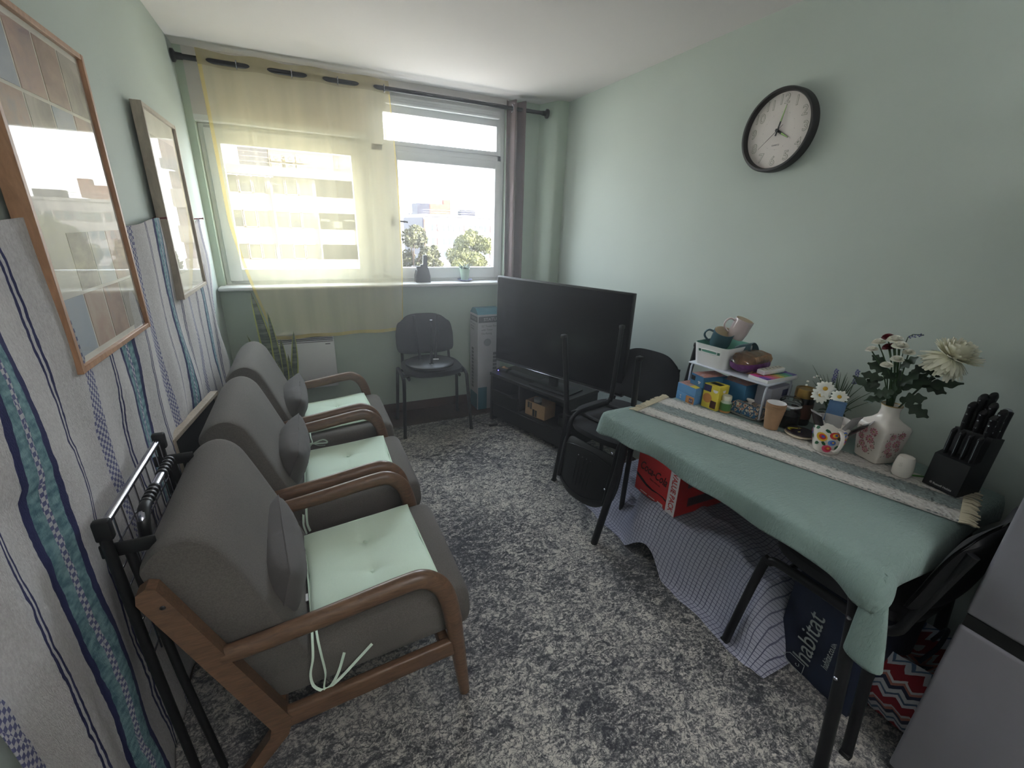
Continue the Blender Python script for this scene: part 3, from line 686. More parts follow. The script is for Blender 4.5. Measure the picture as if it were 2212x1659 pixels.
MB().grid(lambda u, v: V(shf(u, v*.045))+V((0, -.0016, 0)), 120, 4).done('heading', sheer('voile_heading', (.72, .68, .56), .55), c)
for x in gx:
    MB().tube([(x, 3.36+cos(t*pi/6)*.022*.5, 2.32+sin(t*pi/6)*.022) for t in range(12)], .003, 6, closed=True, smooth=2).done('eyelet', M_chrome, c)
def crf(u, v):
    z = 2.372-v*1.30; x = 2.02+.155*u+.012*v; return (x, 3.36+.032*sin(u*4*pi+.6)+.006*noise.noise(V((u*9, v*2, 1))), z)
c = empty('brown_curtain', (0, 0, 0), 0, 'narrow gathered brown curtain at the right edge of the window', 'curtain')
o = MB().grid(crf, 60, 30).done('panel', fabric('brown_curtain_cloth', (.44, .38, .38), 300, .2, .1), c); md = o.modifiers.new('t', 'SOLIDIFY'); md.thickness = .003
MB().grid(lambda u, v: V(crf(.33+u*.02, v))+V((0, -.004, 0)), 2, 30).done('piping', P('pale_piping', (.72, .68, .66), .8), c)
for x in (2.055, 2.15): MB().tube([(x+.004*cos(t), 3.36+cos(t*pi/6)*.012, 2.32+sin(t*pi/6)*.024) for t in range(12)], .004, 6, closed=True, smooth=2).done('eyelet', M_chrome, c)
# ================================================================== SILL ITEMS
ZS = SILL+.025
r = empty('letter_rack', (1.365, 3.44, ZS), 0, 'dark wooden letter rack with curved sides on the window sill', 'rack')
MB().prism([(-.055, 0), (.055, 0), (.055, .045), (.045, .09), (.035, .12), (.033, .185), (.03, .205), (.004, .205), (.0, .135), (-.02, .135), (-.02, .122), (-.052, .122), (-.045, .09), (-.055, .05)], -.02, .0, Matrix(((1, 0, 0, 0), (0, 0, 1, 0), (0, 1, 0, 0), (0, 0, 0, 1)))).done('front_plate', M_stand, r)
MB().prism([(-.055, 0), (.055, 0), (.055, .045), (.045, .09), (-.045, .09), (-.055, .05)], .03, .05, Matrix(((1, 0, 0, 0), (0, 0, 1, 0), (0, 1, 0, 0), (0, 0, 0, 1)))).done('back_plate', M_stand, r)
MB().box((0, .015, .006), (.105, .07, .012)).done('base', M_stand, r)
MB().box((-.03, .012, .06), (.02, .03, .1)).done('card', M_white, r)
r = empty('potted_succulent', (1.715, 3.46, ZS), 0, 'small spiky succulent in a pale green pot on the window sill', 'plant')
MB().lathe([(.030, .012), (.040, .095), (.042, .098), (.036, .098), (.033, .09), (0, .088)], 28).done('pot', P('pale_green_pot', (.66, .76, .66), .4), r)
m = MB()
for k in range(22):
    an = k*2.4; el = .35+.06*(k % 9); rr = .035; d = V((cos(an)*cos(el), sin(an)*cos(el), sin(el)))
    m.tube([(0, 0, .088), V((0, 0, .088))+d*.03, V((0, 0, .09))+d*(.045+.02*(k % 3))], [.006, .006, .0006], 6)
m.done('leaves', P('succulent_leaf', (.25, .36, .27), .5), r)
r = empty('saucer', (1.715, 3.458, ZS), 0, 'blue and white saucer under the succulent pot', 'saucer')
MB().lathe([(0, .001), (.035, .001), (.06, .014), (.062, .016), (.036, .006), (0, .005)], 32).done('dish', P('blue_white_china', (.55, .57, .72), .25, var=.3, vs=40), r)

# ================================================================== OFFICE CHAIR BUILDER
def iso_chair(name, hw=.235, fx=.22, rx=-.2, sh=.46, seat=(.43, .44), back_h=.31, bz=.53, rake=.05, ribs=False):
    """visitor chair: forward +X, origin on the floor under the seat centre"""
    r = empty(name)
    for s in (-1, 1):
        y = s*hw
        MB().tube([(fx, s*(hw+.02), .012), (fx-.045, y, sh-.06), (fx-.065, y, sh-.02), (fx-.11, y, sh-.005), (rx+.10, y, sh-.005), (rx+.055, y, sh-.025), (rx+.04, y, sh-.06), (rx, s*(hw+.015), .012)], .0155, 12, smooth=4, ry=.8, up=(0, 1, 0)).done('leg_frame', M_blackm, r)
        for px in (fx, rx): MB().box((px, s*(hw+.02), .012), (.03, .026, .022), .005).done('foot_cap', M_black, r)
        MB().tube([(.10, s*(hw-.045), sh-.03), (-.12, s*(hw-.045), sh-.03), (-.185, s*(hw-.045), sh), (-.205, s*(hw-.05), sh+.08), (-.205-rake, s*(hw-.05), bz+back_h*.8)], .014, 10, smooth=4, ry=.8, up=(0, 1, 0)).done('back_upright', M_blackm, r)
    for x in (fx-.12, rx+.12): MB().tube([(x, -hw, sh-.012), (x, hw, sh-.012)], .010, 8).done('cross_tube', M_blackm, r)
    sx, sy = seat
    def se(u, p=3.2, a=sx/2, b=sy/2): c_, s_ = cos(u), sin(u); k = (abs(c_)**p+abs(s_)**p)**(-1/p); return (c_*k*a, s_*k*b)
    n = 40; m = MB(); vs, fs = [], []
    prof = [(.0, .0), (.9, .0), (.985, .012), (1, .028), (.97, .042), (.88, .05), (.5, .044), (.0, .042)]
    vs = [(se(2*pi*j/n)[0]*k+.0, se(2*pi*j/n)[1]*k, sh+z) for k, z in prof[1:-1] for j in range(n)]
    for i in range(5):
        for j in range(n): fs.append((i*n+j, i*n+(j+1) % n, (i+1)*n+(j+1) % n, (i+1)*n+j))
    fs += [tuple(range(n))[::-1], tuple(5*n+j for j in range(n))]
    m._new(vs, fs); m.done('seat', M_seatfab, r)
    bw = hw*2-.02
    def bk(u, v, off):
        a = u*2-1; b = v*2-1
        # superellipse mapping
        k = (1-abs(b)**3.0)**(1/2.6)*.0
        wdt = bw/2*(1-.10*max(0, b)-.10*max(0, b)**6-.06*max(0, -b)**6)
        y = a*wdt; z = bz+v*back_h-.05*(abs(a)**4)*max(0, b)**2+.03*(abs(a)**4)*max(0, -b)**2
        x = -.185-rake*v-.035*(1-(a*.95)**2)+off*(1-.8*max(abs(a), abs(b))**8)
        return (x, y, z)
    MB().grid(lambda u, v: bk(u, v, .022), 20, 14).grid(lambda u, v: bk(u, v, .0), 20, 14, flip=True).done('backrest', M_seatfab, r)
    m = MB().grid(lambda u, v: bk(u, v, -.002), 20, 14).grid(lambda u, v: bk(u, v, -.016), 20, 14, flip=True)
    bmesh.ops.remove_doubles(m.b, verts=m.b.verts, dist=1e-4); m.done('back_shell', M_black, r)
    if ribs:
        for k in range(5):
            MB().tube([V(bk(.38+k*.06, .25, -.017)), V(bk(.38+k*.06, .75, -.017))], .0022, 6).done('rib', M_black, r)
        for vv in (.78, .16):
            MB().tube([V(bk(.1+.8*t/8, vv+(.10*(1-(t/4-1)**2) if vv > .5 else -.08*(1-(t/4-1)**2)), -.017)) for t in range(9)], .0028, 6, smooth=2).done('rib', M_blackm, r)
        for k in range(4): MB().lathe([(0, 0), (.003, 0), (0, .002)], 8, Matrix.Translation(V(bk(.4+k*.07, .22, -.018))) @ Matrix.Rotation(-pi/2, 4, 'Y')).done('screw', M_chrome, r)
    return r
ch = iso_chair('visitor_chair', hw=.235, fx=.19, rx=-.19)
ch.location = (1.325, 3.10, 0); ch.rotation_euler = (0, 0, R(-92))
tag(ch, 'black visitor chair by the window carrying an upturned round stool', 'chair', 'black visitor chairs')
st = empty('round_stool', (1.30, 3.055, .513), 0, 'round black stool upside down on the chair by the window', 'stool')
MB().lathe([(0, 0), (.165, 0), (.178, .010), (.178, .022), (.168, .030), (0, .030)], 44).done('seat', M_black, st)
for an, L_ in ((-95, .34), (40, .34), (140, .34)):
    c_, s_ = cos(R(an)), sin(R(an)); MB().tube([(c_*.075, s_*.075, .03), (c_*.115, s_*.115, .36)], .010, 10).done('leg', M_blackm, st)
    MB().lathe([(0, 0), (.018, 0), (.016, .006), (0, .006)], 12, Matrix.Translation((c_*.075, s_*.075, .03))).done('leg_plate', M_blackm, st)
    MB().lathe([(0, 0), (.004, 0), (0, .003)], 8, Matrix.Translation((c_*.1, s_*.1, .031))).done('screw', M_chrome, st)
MB().box((.045, .035, .0315), (.045, .02, .0015), M=Matrix.Rotation(R(-15), 4, 'Z')).done('sticker', M_white, st)
lower = iso_chair('visitor_chair', hw=.235, fx=.22, rx=-.22)
lower.location = (2.08, 1.82, 0); lower.rotation_euler = (0, 0, R(194))
tag(lower, 'upright black visitor chair in front of the television, under the upturned one', 'chair', 'black visitor chairs')
upper = iso_chair('visitor_chair', hw=.212, fx=.235, rx=-.225, ribs=True)
upper.location = (1.965, 1.668, .995); upper.rotation_euler = (pi, 0, R(13))
tag(upper, 'upturned black visitor chair on another, legs pointing up before the television', 'chair', 'black visitor chairs')
tc_ = iso_chair('visitor_chair', hw=.235, fx=.22, rx=-.21)
tc_.location = (2.115, .555, 0); tc_.rotation_euler = (0, 0, R(92))
tag(tc_, 'black visitor chair tucked under the right end of the table beside the fridge', 'chair', 'black visitor chairs')

# ================================================================== TV, STAND
d = V((.318, -.948, 0)).normalized(); nrm = V((.948, .318, 0)); A = V((1.778, 3.02, 0))
ts = empty('tv_stand', tuple(A), math.atan2(d.y, d.x), 'low black-brown tv bench with an open compartment', 'tv stand')   # local x along the front, local +y to the back
Ls, Ds, Hs = .78, .36, .415
MB().box((Ls/2, Ds/2, Hs-.0125), (Ls+.01, Ds+.01, .025), .002, 1).done('top_panel', M_stand, ts)
for x in (.0125, Ls-.0125): MB().box((x, Ds/2, Hs/2-.01), (.025, Ds, Hs-.03), .002, 1).done('side_panel', M_stand, ts)
MB().box((Ls*.40, Ds/2, .28), (.016, Ds-.03, .22)).done('divider', M_stand, ts)
MB().box((Ls/2, Ds/2, .168), (Ls-.05, Ds-.02, .016)).done('shelf', M_stand, ts)
MB().box((Ls/2, Ds/2, .06), (Ls-.05, Ds-.02, .016)).done('bottom_panel', M_stand, ts)
MB().box((Ls/2, Ds-.008, .23), (Ls-.05, .008, .33)).done('back_panel', M_stand, ts)
MB().box((Ls/2, .011, .105), (Ls-.054, .018, .112), .002, 1).done('drawer', M_stand, ts)
dr = MB().box((Ls*.2+.008, .011, .225), (Ls*.37, .018, .10), .002, 1).done('drawer', M_stand, ts)
MB().box((Ls*.30, .0, .268), (.06, .006, .006)).done('handle', M_chrome, dr)
q = empty('cardboard_box', tuple(A+d*.37+nrm*.03+V((0, 0, .177))), math.atan2(d.y, d.x)+.04, 'small open cardboard box with black print inside the tv bench', 'box')
for c, s_ in (((.095, .0015, .055), (.19, .003, .11)), ((.095, .12, .055), (.19, .003, .11)), ((.0015, .06, .055), (.003, .118, .11)), ((.1885, .06, .055), (.003, .118, .11))):
    MB().box(c, s_).done('wall', M_card, q)
MB().box((.095, .06, .0015), (.186, .116, .003)).done('bottom', M_card, q)
for x, z, w, h_ in ((.032, .082, .02, .045), (.056, .078, .014, .05), (.082, .03, .018, .055), (.106, .03, .016, .05)): MB().box((x, -.0005, z), (w, .001, h_)).done('print', M_black, q)
q = empty('jar', tuple(A+d*.44+nrm*.09+V((0, 0, .181))), 0, 'grey lidded jar standing in the cardboard box', 'jar')
MB().lathe([(0, 0), (.026, 0), (.028, .02), (.028, .10), (0, .10)], 20).done('body', M_par, q); MB().lathe([(.030, .10), (.030, .122), (.026, .125), (0, .125)], 20).done('lid', P('grey_lid', (.55, .55, .54), .5), q)
q = empty('round_tin', tuple(A+d*.695+nrm*.10+V((0, 0, .177))), 0, 'black round tin on the bench shelf right of the cardboard box', 'tin')
MB().lathe([(0, 0), (.042, 0), (.044, .01), (.044, .06), (0, .06)], 24).done('body', M_black, q); MB().lathe([(.0455, .055), (.0455, .07), (.04, .074), (0, .074)], 24).done('lid', M_blackm, q)
q = empty('media_box', tuple(A+d*.055+nrm*.07+V((0, 0, Hs))), math.atan2(d.y, d.x)+.3, 'small black set-top box with a blue light on the left end of the bench', 'set-top box')
MB().box((0, .03, .012), (.09, .09, .022), .004).done('body', M_black, q)
t = NT('blue_led'); e = t.n('ShaderNodeEmission'); e.inputs[0].default_value = (.12, .10, 1, 1); e.inputs[1].default_value = 4; t.l(e.outputs[0], t.out.inputs[0])
MB().lathe([(0, 0), (.004, 0), (.003, .002), (0, .003)], 10, Matrix.Translation((-.025, -.0155, .013)) @ Matrix.Rotation(pi/2, 4, 'X')).done('light', t.m, q)
MB().box((.01, .03, .026), (.05, .02, .006), .002).box((-.01, .05, .026), (.02, .03, .008), .002).done('connector', M_card, q)
q = empty('soundbar', tuple(A+d*.12+nrm*.10+V((0, 0, Hs))), math.atan2(d.y, d.x), 'low black soundbar lying in front of the television', 'soundbar')
MB().box((.29, 0, .014), (.58, .055, .026), .006).done('body', M_black, q)
tv = empty('television', (2.025, 2.50, Hs), math.atan2(-.92, .393), 'large black flat television standing on the bench', 'television')
Wt, Ht = 1.10, .645; z0 = .10
t = NT('screen_glass'); v = t.co(); M_screen = t.bsdf((.006, .006, .008), .18, 0, None, Specular_IOR_Level=.5)
MB().box((0, .02, z0+Ht/2), (Wt, .03, Ht), .004).box((0, .05, z0+Ht*.38), (Wt*.7, .05, Ht*.55), .015).done('case', M_black, tv)
MB().box((0, .0035, z0+Ht/2+.006), (Wt-.018, .004, Ht-.032)).done('screen', M_screen, tv)
m = MB().box((0, .004, z0+.004), (Wt-.006, .010, .005), .001, 1); m.done('chin_trim', M_chrome, tv)
MB().box((0, .035, z0-.02), (.07, .03, .12), .006).done('neck', M_black, tv)
MB().box((0, .06, .006), (.34, .20, .010), .004).done('foot', M_blackm, tv)
q = empty('tissue_box', (2.30, 2.62, Hs), 0, 'x', 'box')
bpy.data.objects.remove(q)
# cable with plug block
q = empty('power_cable', (0, 0, 0), 0, 'thin black cable with a small adapter on the rug before the tv bench', 'cable')
MB().tube([(1.80, 3.17, .014), (1.74, 3.16, .014), (1.66, 3.08, .014), (1.66, 2.98, .014), (1.72, 2.90, .014)], .0028, 6, smooth=8).tube([(1.78, 2.86, .014), (1.88, 2.84, .014)], .0028, 6).done('lead', M_black, q)
MB().box((1.75, 2.88, .020), (.07, .024, .018), .004, M=None).done('adapter', M_black, q)
# fan carton
fb = empty('fan_carton', (1.745, 3.225, 0), R(2), 'tall white and teal tower fan carton in the window corner', 'carton')
M_teal = P('teal_print', (.18, .42, .48), .6); M_gr = P('grey_print', (.38, .38, .40), .6); M_ctn = P('white_carton', (.70, .69, .71), .6, var=.04)
MB().box((.10, .085, .42), (.20, .17, .82), .001, 1).done('carton', M_ctn, fb)
MB().prism([(0, 0), (.17, 0), (.12, .045), (.05, .045)], 0, .20, Matrix(((0, 0, 1, 0), (1, 0, 0, 0), (0, 1, 0, .83), (0, 0, 0, 1)))).done('top_flap', M_teal, fb)
MB().box((.10, -.0005, .79), (.19, .001, .05)).done('label_band', M_gr, fb)
text('lettering', 'STATUS', M_ctn, fb, (.115, -.0015, .79), (1, 0, 0), (0, 0, 1), .035, .13, offset=.0008)
for k, s_ in enumerate(('32" Tower Fan', 'with Timer', 'Oscillating')): text('lettering', s_, M_gr, fb, (.03, -.0008, .735-.03*k), (1, 0, 0), (0, 0, 1), .022, None, align='LEFT', squash=1)
MB().lathe([(0, 0), (.032, 0), (.032, .001), (0, .001)], 20, Matrix.Translation((.085, -.0002, .60)) @ Matrix.Rotation(pi/2, 4, 'X')).done('print', P('pale_print', (.55, .55, .58), .6), fb)
for k in range(11): MB().box((.155, -.0005, .18+k*.032), (.035, .001, .024)).done('print', M_gr, fb)
MB().box((.045, -.0005, .11), (.08, .001, .20)).done('print', M_teal, fb)
MB().box((-.0005, .085, .79), (.001, .15, .045)).done('label_band', M_gr, fb)
text('lettering', 'STATUS', M_ctn, fb, (-.0015, .085, .79), (0, -1, 0), (0, 0, 1), .03, .11)
for k in range(3): text('lettering', ('32" Tower Fan', 'with Timer', 'Oscillating')[k], M_gr, fb, (-.0008, .155, .745-.022*k), (0, -1, 0), (0, 0, 1), .017, None, align='LEFT')
for k in range(12): MB().box((-.0005, .11, .2+k*.03), (.001, .04, .022)).done('print', M_gr, fb)
MB().box((-.0005, .085, .08), (.001, .15, .14)).done('print', M_teal, fb)

# ================================================================== CLOCK
ck = empty('wall_clock', (W-.002, 1.466, 1.928), 0, 'round black-rimmed wall clock with outlined numerals', 'clock')
MC = frame((0, 0, 0), (0, -1, 0), (0, 0, 1))   # local: x to viewer's right, y up, z out of wall (-X)
RC = .163
MB().lathe([(0, 0), (RC-.006, 0), (RC, .006), (RC, .040), (RC-.004, .046), (RC-.012, .046), (RC-.017, .036), (RC-.017, .02)], 72, MC).done('rim', P('clock_rim', (.13, .12, .125), .4), ck)
M_dial = P('dial_white', (.84, .81, .79), .6, var=.01)
MB().lathe([(0, .02), (RC-.016, .02), (RC-.016, .0215), (0, .0215)], 72, MC).done('dial', M_dial, ck)
M_num = P('numeral_outline', (.45, .48, .40), .6)
for k in range(1, 13):
    a = pi/2-k*pi/6; px, py = cos(a)*.118, sin(a)*.118
    o3 = MC @ V((px, py, .0218)); text('numeral', str(k), M_num, ck, o3, (0, -1, 0), (0, 0, 1), .052, extrude=.0001, offset=.0012)
    o3 = MC @ V((px, py, .0224)); text('numeral', str(k), M_dial, ck, o3, (0, -1, 0), (0, 0, 1), .052, extrude=.0001, offset=-.0004)
m = MB()
for k in range(60):
    a = k*pi/30; m.lathe([(0, .0216), (.0013 if k % 5 == 0 else .0006, .0216), (0, .022)], 6, MC @ Matrix.Translation((cos(a)*.072, sin(a)*.072, 0)))
m.done('minute_dots', M_gr, ck)
text('lettering', 'QUARTZ', M_gr, ck, MC @ V((0, -.055, .0218)), (0, -1, 0), (0, 0, 1), .009)
M_lum = P('luminous_green', (.62, .78, .45), .6)
def hand(nm, ang, l, w, tail, z, lum):
    a = pi/2-R(ang); Mh = MC @ Matrix.Rotation(a, 4, 'Z')
    MB().prism([(-tail, -w), (l*.35, -w), (l, -w*.4), (l, w*.4), (l*.35, w), (-tail, w)], z, z+.001, Mh).done(nm, M_black, ck)
    if lum: MB().prism([(l*.36, -w*.7), (l*.97, -w*.28), (l*.97, w*.28), (l*.36, w*.7)], z+.001, z+.0015, Mh).done(nm, M_lum, ck)
hand('hour_hand', 121, .062, .0045, .014, .025, True); hand('minute_hand', 12, .098, .0035, .02, .028, True); hand('second_hand', 229, .098, .0008, .03, .031, False)
MB().lathe([(0, .024), (.006, .024), (.006, .034), (0, .034)], 16, MC).done('hub', M_black, ck)

# ================================================================== TABLE
TA = R(2.4); tb = empty('folding_table', (2.06, .905, 0), TA, 'dark folding table along the right wall under the teal cloth', 'table')
LX, LY, ZT = .74, 1.03, .748
MB().box((0, 0, ZT-.0125), (LX, LY, .022), .004).done('tabletop', M_black, tb)
for sx in (-1, 1):
    for sy in (-1, 1):
        x = sx*(LX/2-.035)
        k_ = .0 if sy > 0 else .062; f_ = .025 if sy > 0 else .035
        MB().tube([(x, sy*(LY/2-.22+k_), ZT-.035), (x, sy*(LY/2-.15+k_), ZT-.045), (x, sy*(LY/2-.098+k_), ZT-.12), (x, sy*(LY/2-.072+k_), ZT-.28), (x, sy*(LY/2+f_), .012)], .017, 12, smooth=4, ry=1.15, up=(1, 0, 0)).done('leg', M_blackm, tb)
for sy in (-1, 1):
    pass
    for z in (.36, .56): MB().lathe([(0, 0), (.006, 0), (.004, .003), (0, .003)], 10, Matrix.Translation((-LX/2+.0155, sy*((LY/2-.008+.0 if sy > 0 else LY/2+.012)-.10*(z-.2)), z)) @ Matrix.Rotation(-pi/2, 4, 'Y')).done('screw', M_chrome, tb)
# cloth: top + hanging skirt
hx, hy = LX/2+.004, LY/2+.004
per = []
NS = 110
def side(a, b, n):
    return [(a[0]+(b[0]-a[0])*i/n, a[1]+(b[1]-a[1])*i/n) for i in range(n)]
cs = [(-hx, -hy), (-hx, hy), (hx, hy), (hx, -hy)]
for i in range(4): per += side(cs[i], cs[(i+1) % 4], NS)
def skirt_len(x, y):
    d_fr = math.hypot(x+hx, y+hy); d_fl = math.hypot(x+hx, y-hy)
    L_ = .072+.006*sin(y*23)+.008*noise.noise(V((x*6, y*6, 2)))
    if x > hx-.01: L_ = .02
    L_ += .03*math.exp(-(d_fr/.05)**2)+.03*math.exp(-(d_fl/.10)**2)
    return L_
n = len(per); vs, fs = [], []
rings = [(.0, 0), (.5, 0), (.9, 0), (.985, 0)]
ZC = ZT+.004
grid_pts = MB()
def topz(x, y): return ZC+.0012*noise.noise(V((x*9, y*9, 0)))
vs.append((0, 0, ZC)); 
RK = [.2, .4, .6, .8, .93, .99]
for k in RK:
    for (x, y) in per: vs.append((x*k, y*k, topz(x*k, y*k)))
SKN = 12
for j in range(1, SKN+1):
    for i, (x, y) in enumerate(per):
        cx, cy = max(-hx+.012, min(hx-.012, x)), max(-hy+.012, min(hy-.012, y))
        nx, ny = x-cx, y-cy; l = math.hypot(nx, ny) or 1; nx /= l; ny /= l
        t_ = j/SKN; Lk = skirt_len(x, y)
        out = .006+.010*(1-math.exp(-t_*4))+.010*t_*sin(y*19+x*11)+.022*t_*math.exp(-(math.hypot(x+hx, y-hy)/.12)**2)
        dfr = math.hypot(x+hx, y+hy); out += math.exp(-(dfr/.06)**2)*(.016*sin(t_*pi*.9)+.02*t_)
        if x > hx-.01: out = min(out, .004)
        vs.append((x+nx*out, y+ny*out, ZC-.003-Lk*t_**1.0 if t_ > 0 else ZC))
for i in range(n): fs.append((0, 1+i, 1+(i+1) % n))
tot = len(RK)+SKN
for j in range(tot-1):
    for i in range(n): fs.append((1+j*n+i, 1+j*n+(i+1) % n, 1+(j+1)*n+(i+1) % n, 1+(j+1)*n+i))
m = MB(); m._new(vs, fs)
def cone(u, v):
    a = v*2*pi; r1 = .012+.028*u**.8; k = 1+.12*sin(a*3+u*2); zz = ZC-.006-.240*u+.012*cos(a)*u
    return (-hx-.002+cos(a)*r1*.6*k-.006*u, -hy-.002-.034*u+sin(a)*r1*k, zz)
m.grid(cone, 24, 28); o = m.done('tablecloth', M_cloth, sharp=80); o.location = tb.location; o.rotation_euler = (0, 0, TA)
md = o.modifiers.new('t', 'SOLIDIFY'); md.thickness = .002; md.offset = 1
tag(o, 'teal crinkled tablecloth hanging to a point at the near corner of the table', 'tablecloth')
# runner
FL, FR, BL, BR = V((1.785, 1.345, 0)), V((2.12, .385, 0)), V((2.04, 1.425, 0)), V((2.375, .465, 0))
def rn(u, v, z=.7575): p = FL.lerp(FR, u).lerp(BL.lerp(BR, u), v); return (p.x, p.y, z)
def mk_lace(name, col, dark):
    t = NT(name); v = t.co(); n1 = t.noise(v, 130, 2); vo = t.n('ShaderNodeTexVoronoi'); vo.inputs['Scale'].default_value = 95; t.l(v, vo.inputs['Vector'])
    c = t.ramp(n1.outputs[0], [(.35, lin(dark)), (.55, lin(col))]); t.bsdf(c, .95, 0, vo.outputs[0], .8, .004); return t.m
M_lw = mk_lace('cream_lace', (.80, .785, .76), (.73, .715, .69)); M_lg = mk_lace('sage_weave', (.53, .57, .56), (.44, .48, .47)); M_ld = mk_lace('openwork_lace', (.76, .74, .71), (.36, .40, .39))
r = empty('table_runner', (0, 0, 0), 0, 'cream and sage lace runner with tasselled ends lying on the tablecloth', 'runner')
for nm, a, b, mt in (('lace_stripe', .0, .30, M_lw), ('sage_stripe', .30, .63, M_lg), ('lace_stripe', .63, 1, M_lw)):
    MB().grid(lambda u, v, a=a, b=b: rn(u, a+v*(b-a), .7580+.0008*noise.noise(V((u*60, v*12, a)))), 90, 8).done(nm, mt, r)
for a, b in ((.015, .06), (.285, .32), (.61, .65), (.94, .985)): MB().grid(lambda u, v: rn(u, a+v*(b-a), .7592), 90, 1).done('openwork_band', M_ld, r)
for u0, sg in ((0, -1), (1, 1)):
    m = MB()
    for k in range(46):
        v0 = k/45; p = V(rn(u0, v0, .7595)); dd = (FR-FL).normalized()*sg; sd = (BL-FL).normalized()
        l = .032+.01*random.random(); q_ = sd*random.uniform(-.012, .012)
        m.tube([p, p+dd*l*.5+q_*.5+V((0, 0, .003)), p+dd*l+q_+V((0, 0, 0))], [.0028, .0035, .002], 5)
    m.done('fringe', P('cream_thread', (.78, .74, .64), .9), r)['kind'] = 'stuff'
# checked sheet heap under the table
def hp(u, v):
    y = .60+u*1.34; x = 1.835+v*.60
    h_ = .275*min(1, max(0, (y-.62)/.10))*min(1, max(0, (1.50-y)/.10)); h2 = .11*min(1, max(0, (1.96-y)/.10))*min(1, max(0, (y-1.40)/.05))
    hh = max(h_, h2); e = min(1, max(0, (x-1.85-.04*sin(y*9)+.02*noise.noise(V((y*6, 0, 0))))/.10)); e = e*e*(3-2*e)
    sm = noise.noise(V((x*7, y*6, 3)))*.03+(1-abs(noise.noise(V((x*9+y*3, y*7-x*4, 7)))*2.2))*.016+noise.noise(V((x*22, y*16, 1)))*.006
    fo = (.016*sin(y*23+3*noise.noise(V((y*4, 1, 0))))+.022*noise.noise(V((y*9, x*6, 2))))*(.35+4*e*(1-e)*.65)*(1 if x < 2.0 else .3)
    return (x+fo, y, .013+hh*e**.6*(1-.12*(v))+abs(sm)*e*(1 if hh > .02 else .2)+.006*abs(noise.noise(V((y*20, x*20, 0)))))
o = MB().grid(hp, 130, 60).done('checked_sheet', M_check, sharp=80)
tag(o, 'crumpled white and navy checked sheet covering a heap under the table', 'sheet')
# drinks carton
cc = empty('drinks_carton', (1.905, 1.155, .297), 0, 'red multipack drinks carton on the checked sheet under the table', 'carton')
M_coke = P('red_carton', (.74, .13, .13), .45, var=.05); M_cokd = P('dark_red_print', (.20, .03, .04), .5); M_wp = P('white_print', (.82, .80, .80), .5)
CW, CH, CD = .265, .225, .38
MB().box((CD/2, CW/2, CH/2), (CD, CW, CH), .002, 1).done('carton', M_coke, cc)
MB().box((-.0005, .028, CH/2), (.001, .054, CH-.002)).done('white_band', M_wp, cc)
text('lettering', 'VALUE PACK', M_coke, cc, (-.0012, .028, CH/2), (0, 0, -1), (0, -1, 0), .04, .195, offset=.0008)
text('lettering', 'Coca-Cola', M_cokd, cc, (-.0009, .158, CH*.62), (0, -1, -.06), (0, -.06, 1), .062, .175, shear=.35, offset=.001)
text('lettering', 'ZERO SUGAR', M_cokd, cc, (-.0009, .14, CH*.44), (0, -1, -.06), (0, -.06, 1), .011, .07)
text('lettering', '24', M_cokd, cc, (-.0009, .248, CH-.014), (0, -1, 0), (0, 0, 1), .022)
sw = MB(); top = [(.262, .095), (.23, .083), (.19, .066), (.15, .058), (.11, .060), (.08, .060), (.058, .054)]; bot = [(.058, .044), (.08, .053), (.11, .056), (.15, .049), (.19, .052), (.23, .066), (.262, .080)]
for i in range(6): sw.poly([(-.0008, top[i][0], top[i][1]), (-.0008, top[i+1][0], top[i+1][1]), (-.0008, bot[5-i][0], bot[5-i][1]), (-.0008, bot[6-i][0], bot[6-i][1])])
sw.done('ribbon_print', M_black, cc)
for y, w in ((.20, .045), (.145, .04), (.09, .035)): MB().box((-.0005, y, .012 if y > .1 else .014), (.001, w, .004 if y > .1 else .012)).done('print', M_wp, cc)
MB().box((.20, -.0005, .062), (.26, .001, .045)).done('print', P('grey_red_print', (.35, .25, .27), .6), cc)
for k in range(36): MB().box((.08+k*.0066, -.0012, .062), (.0022, .0006, .036)).done('barcode_line', M_black, cc)
MB().box((.07, -.0005, .15), (.03, .001, .022)).box((.125, -.0005, .15), (.016, .001, .02)).done('print', P('grey_red_print', (.35, .25, .27), .6), cc)
# shop bag on its side
bg_ = empty('shopping_bag', (1.985, .40, .013), R(-4), 'dark blue shop bag lying on its side under the near end of the table', 'bag')
M_navy = P('navy_woven_plastic', (.085, .125, .22), .6, var=.15, vs=15)
def bagf(u, v): return (.012*noise.noise(V((u*4, v*4, 1)))-.008*sin(u*pi)*sin(v*pi), u*.27, v*.36)
m = MB().grid(bagf, 16, 16).grid(lambda u, v: (.24+.012*noise.noise(V((u*4, v*4, 5))), u*.27, v*.36), 16, 16, flip=True)
for a in (0, 1):
    m.grid(lambda u, v, a=a: V(bagf(a, v)).lerp(V((.24+.012*noise.noise(V((a*4, v*4, 5))), a*.27, v*.36)), u), 6, 16); m.grid(lambda u, v, a=a: V(bagf(v, a)).lerp(V((.24+.012*noise.noise(V((v*4, a*4, 5))), v*.27, a*.36)), u), 6, 16)
m.done('body', M_navy, bg_)
M_let = P('cream_lettering', (.58, .60, .58), .6)
text('lettering', 'habitat', M_let, bg_, (-.014, .165, .17), (0, 0, 1), (0, 1, 0), .088, .22, squash=1)
text('lettering', 'habitat.co.uk', M_let, bg_, (-.014, .095, .17), (0, 0, 1), (0, 1, 0), .03, .12)
m = MB().tube([(-.015, .15, .012), (-.015, .205, .012), (-.015, .225, .032), (-.015, .205, .055), (-.015, .15, .055)], .0014, 5, closed=True)
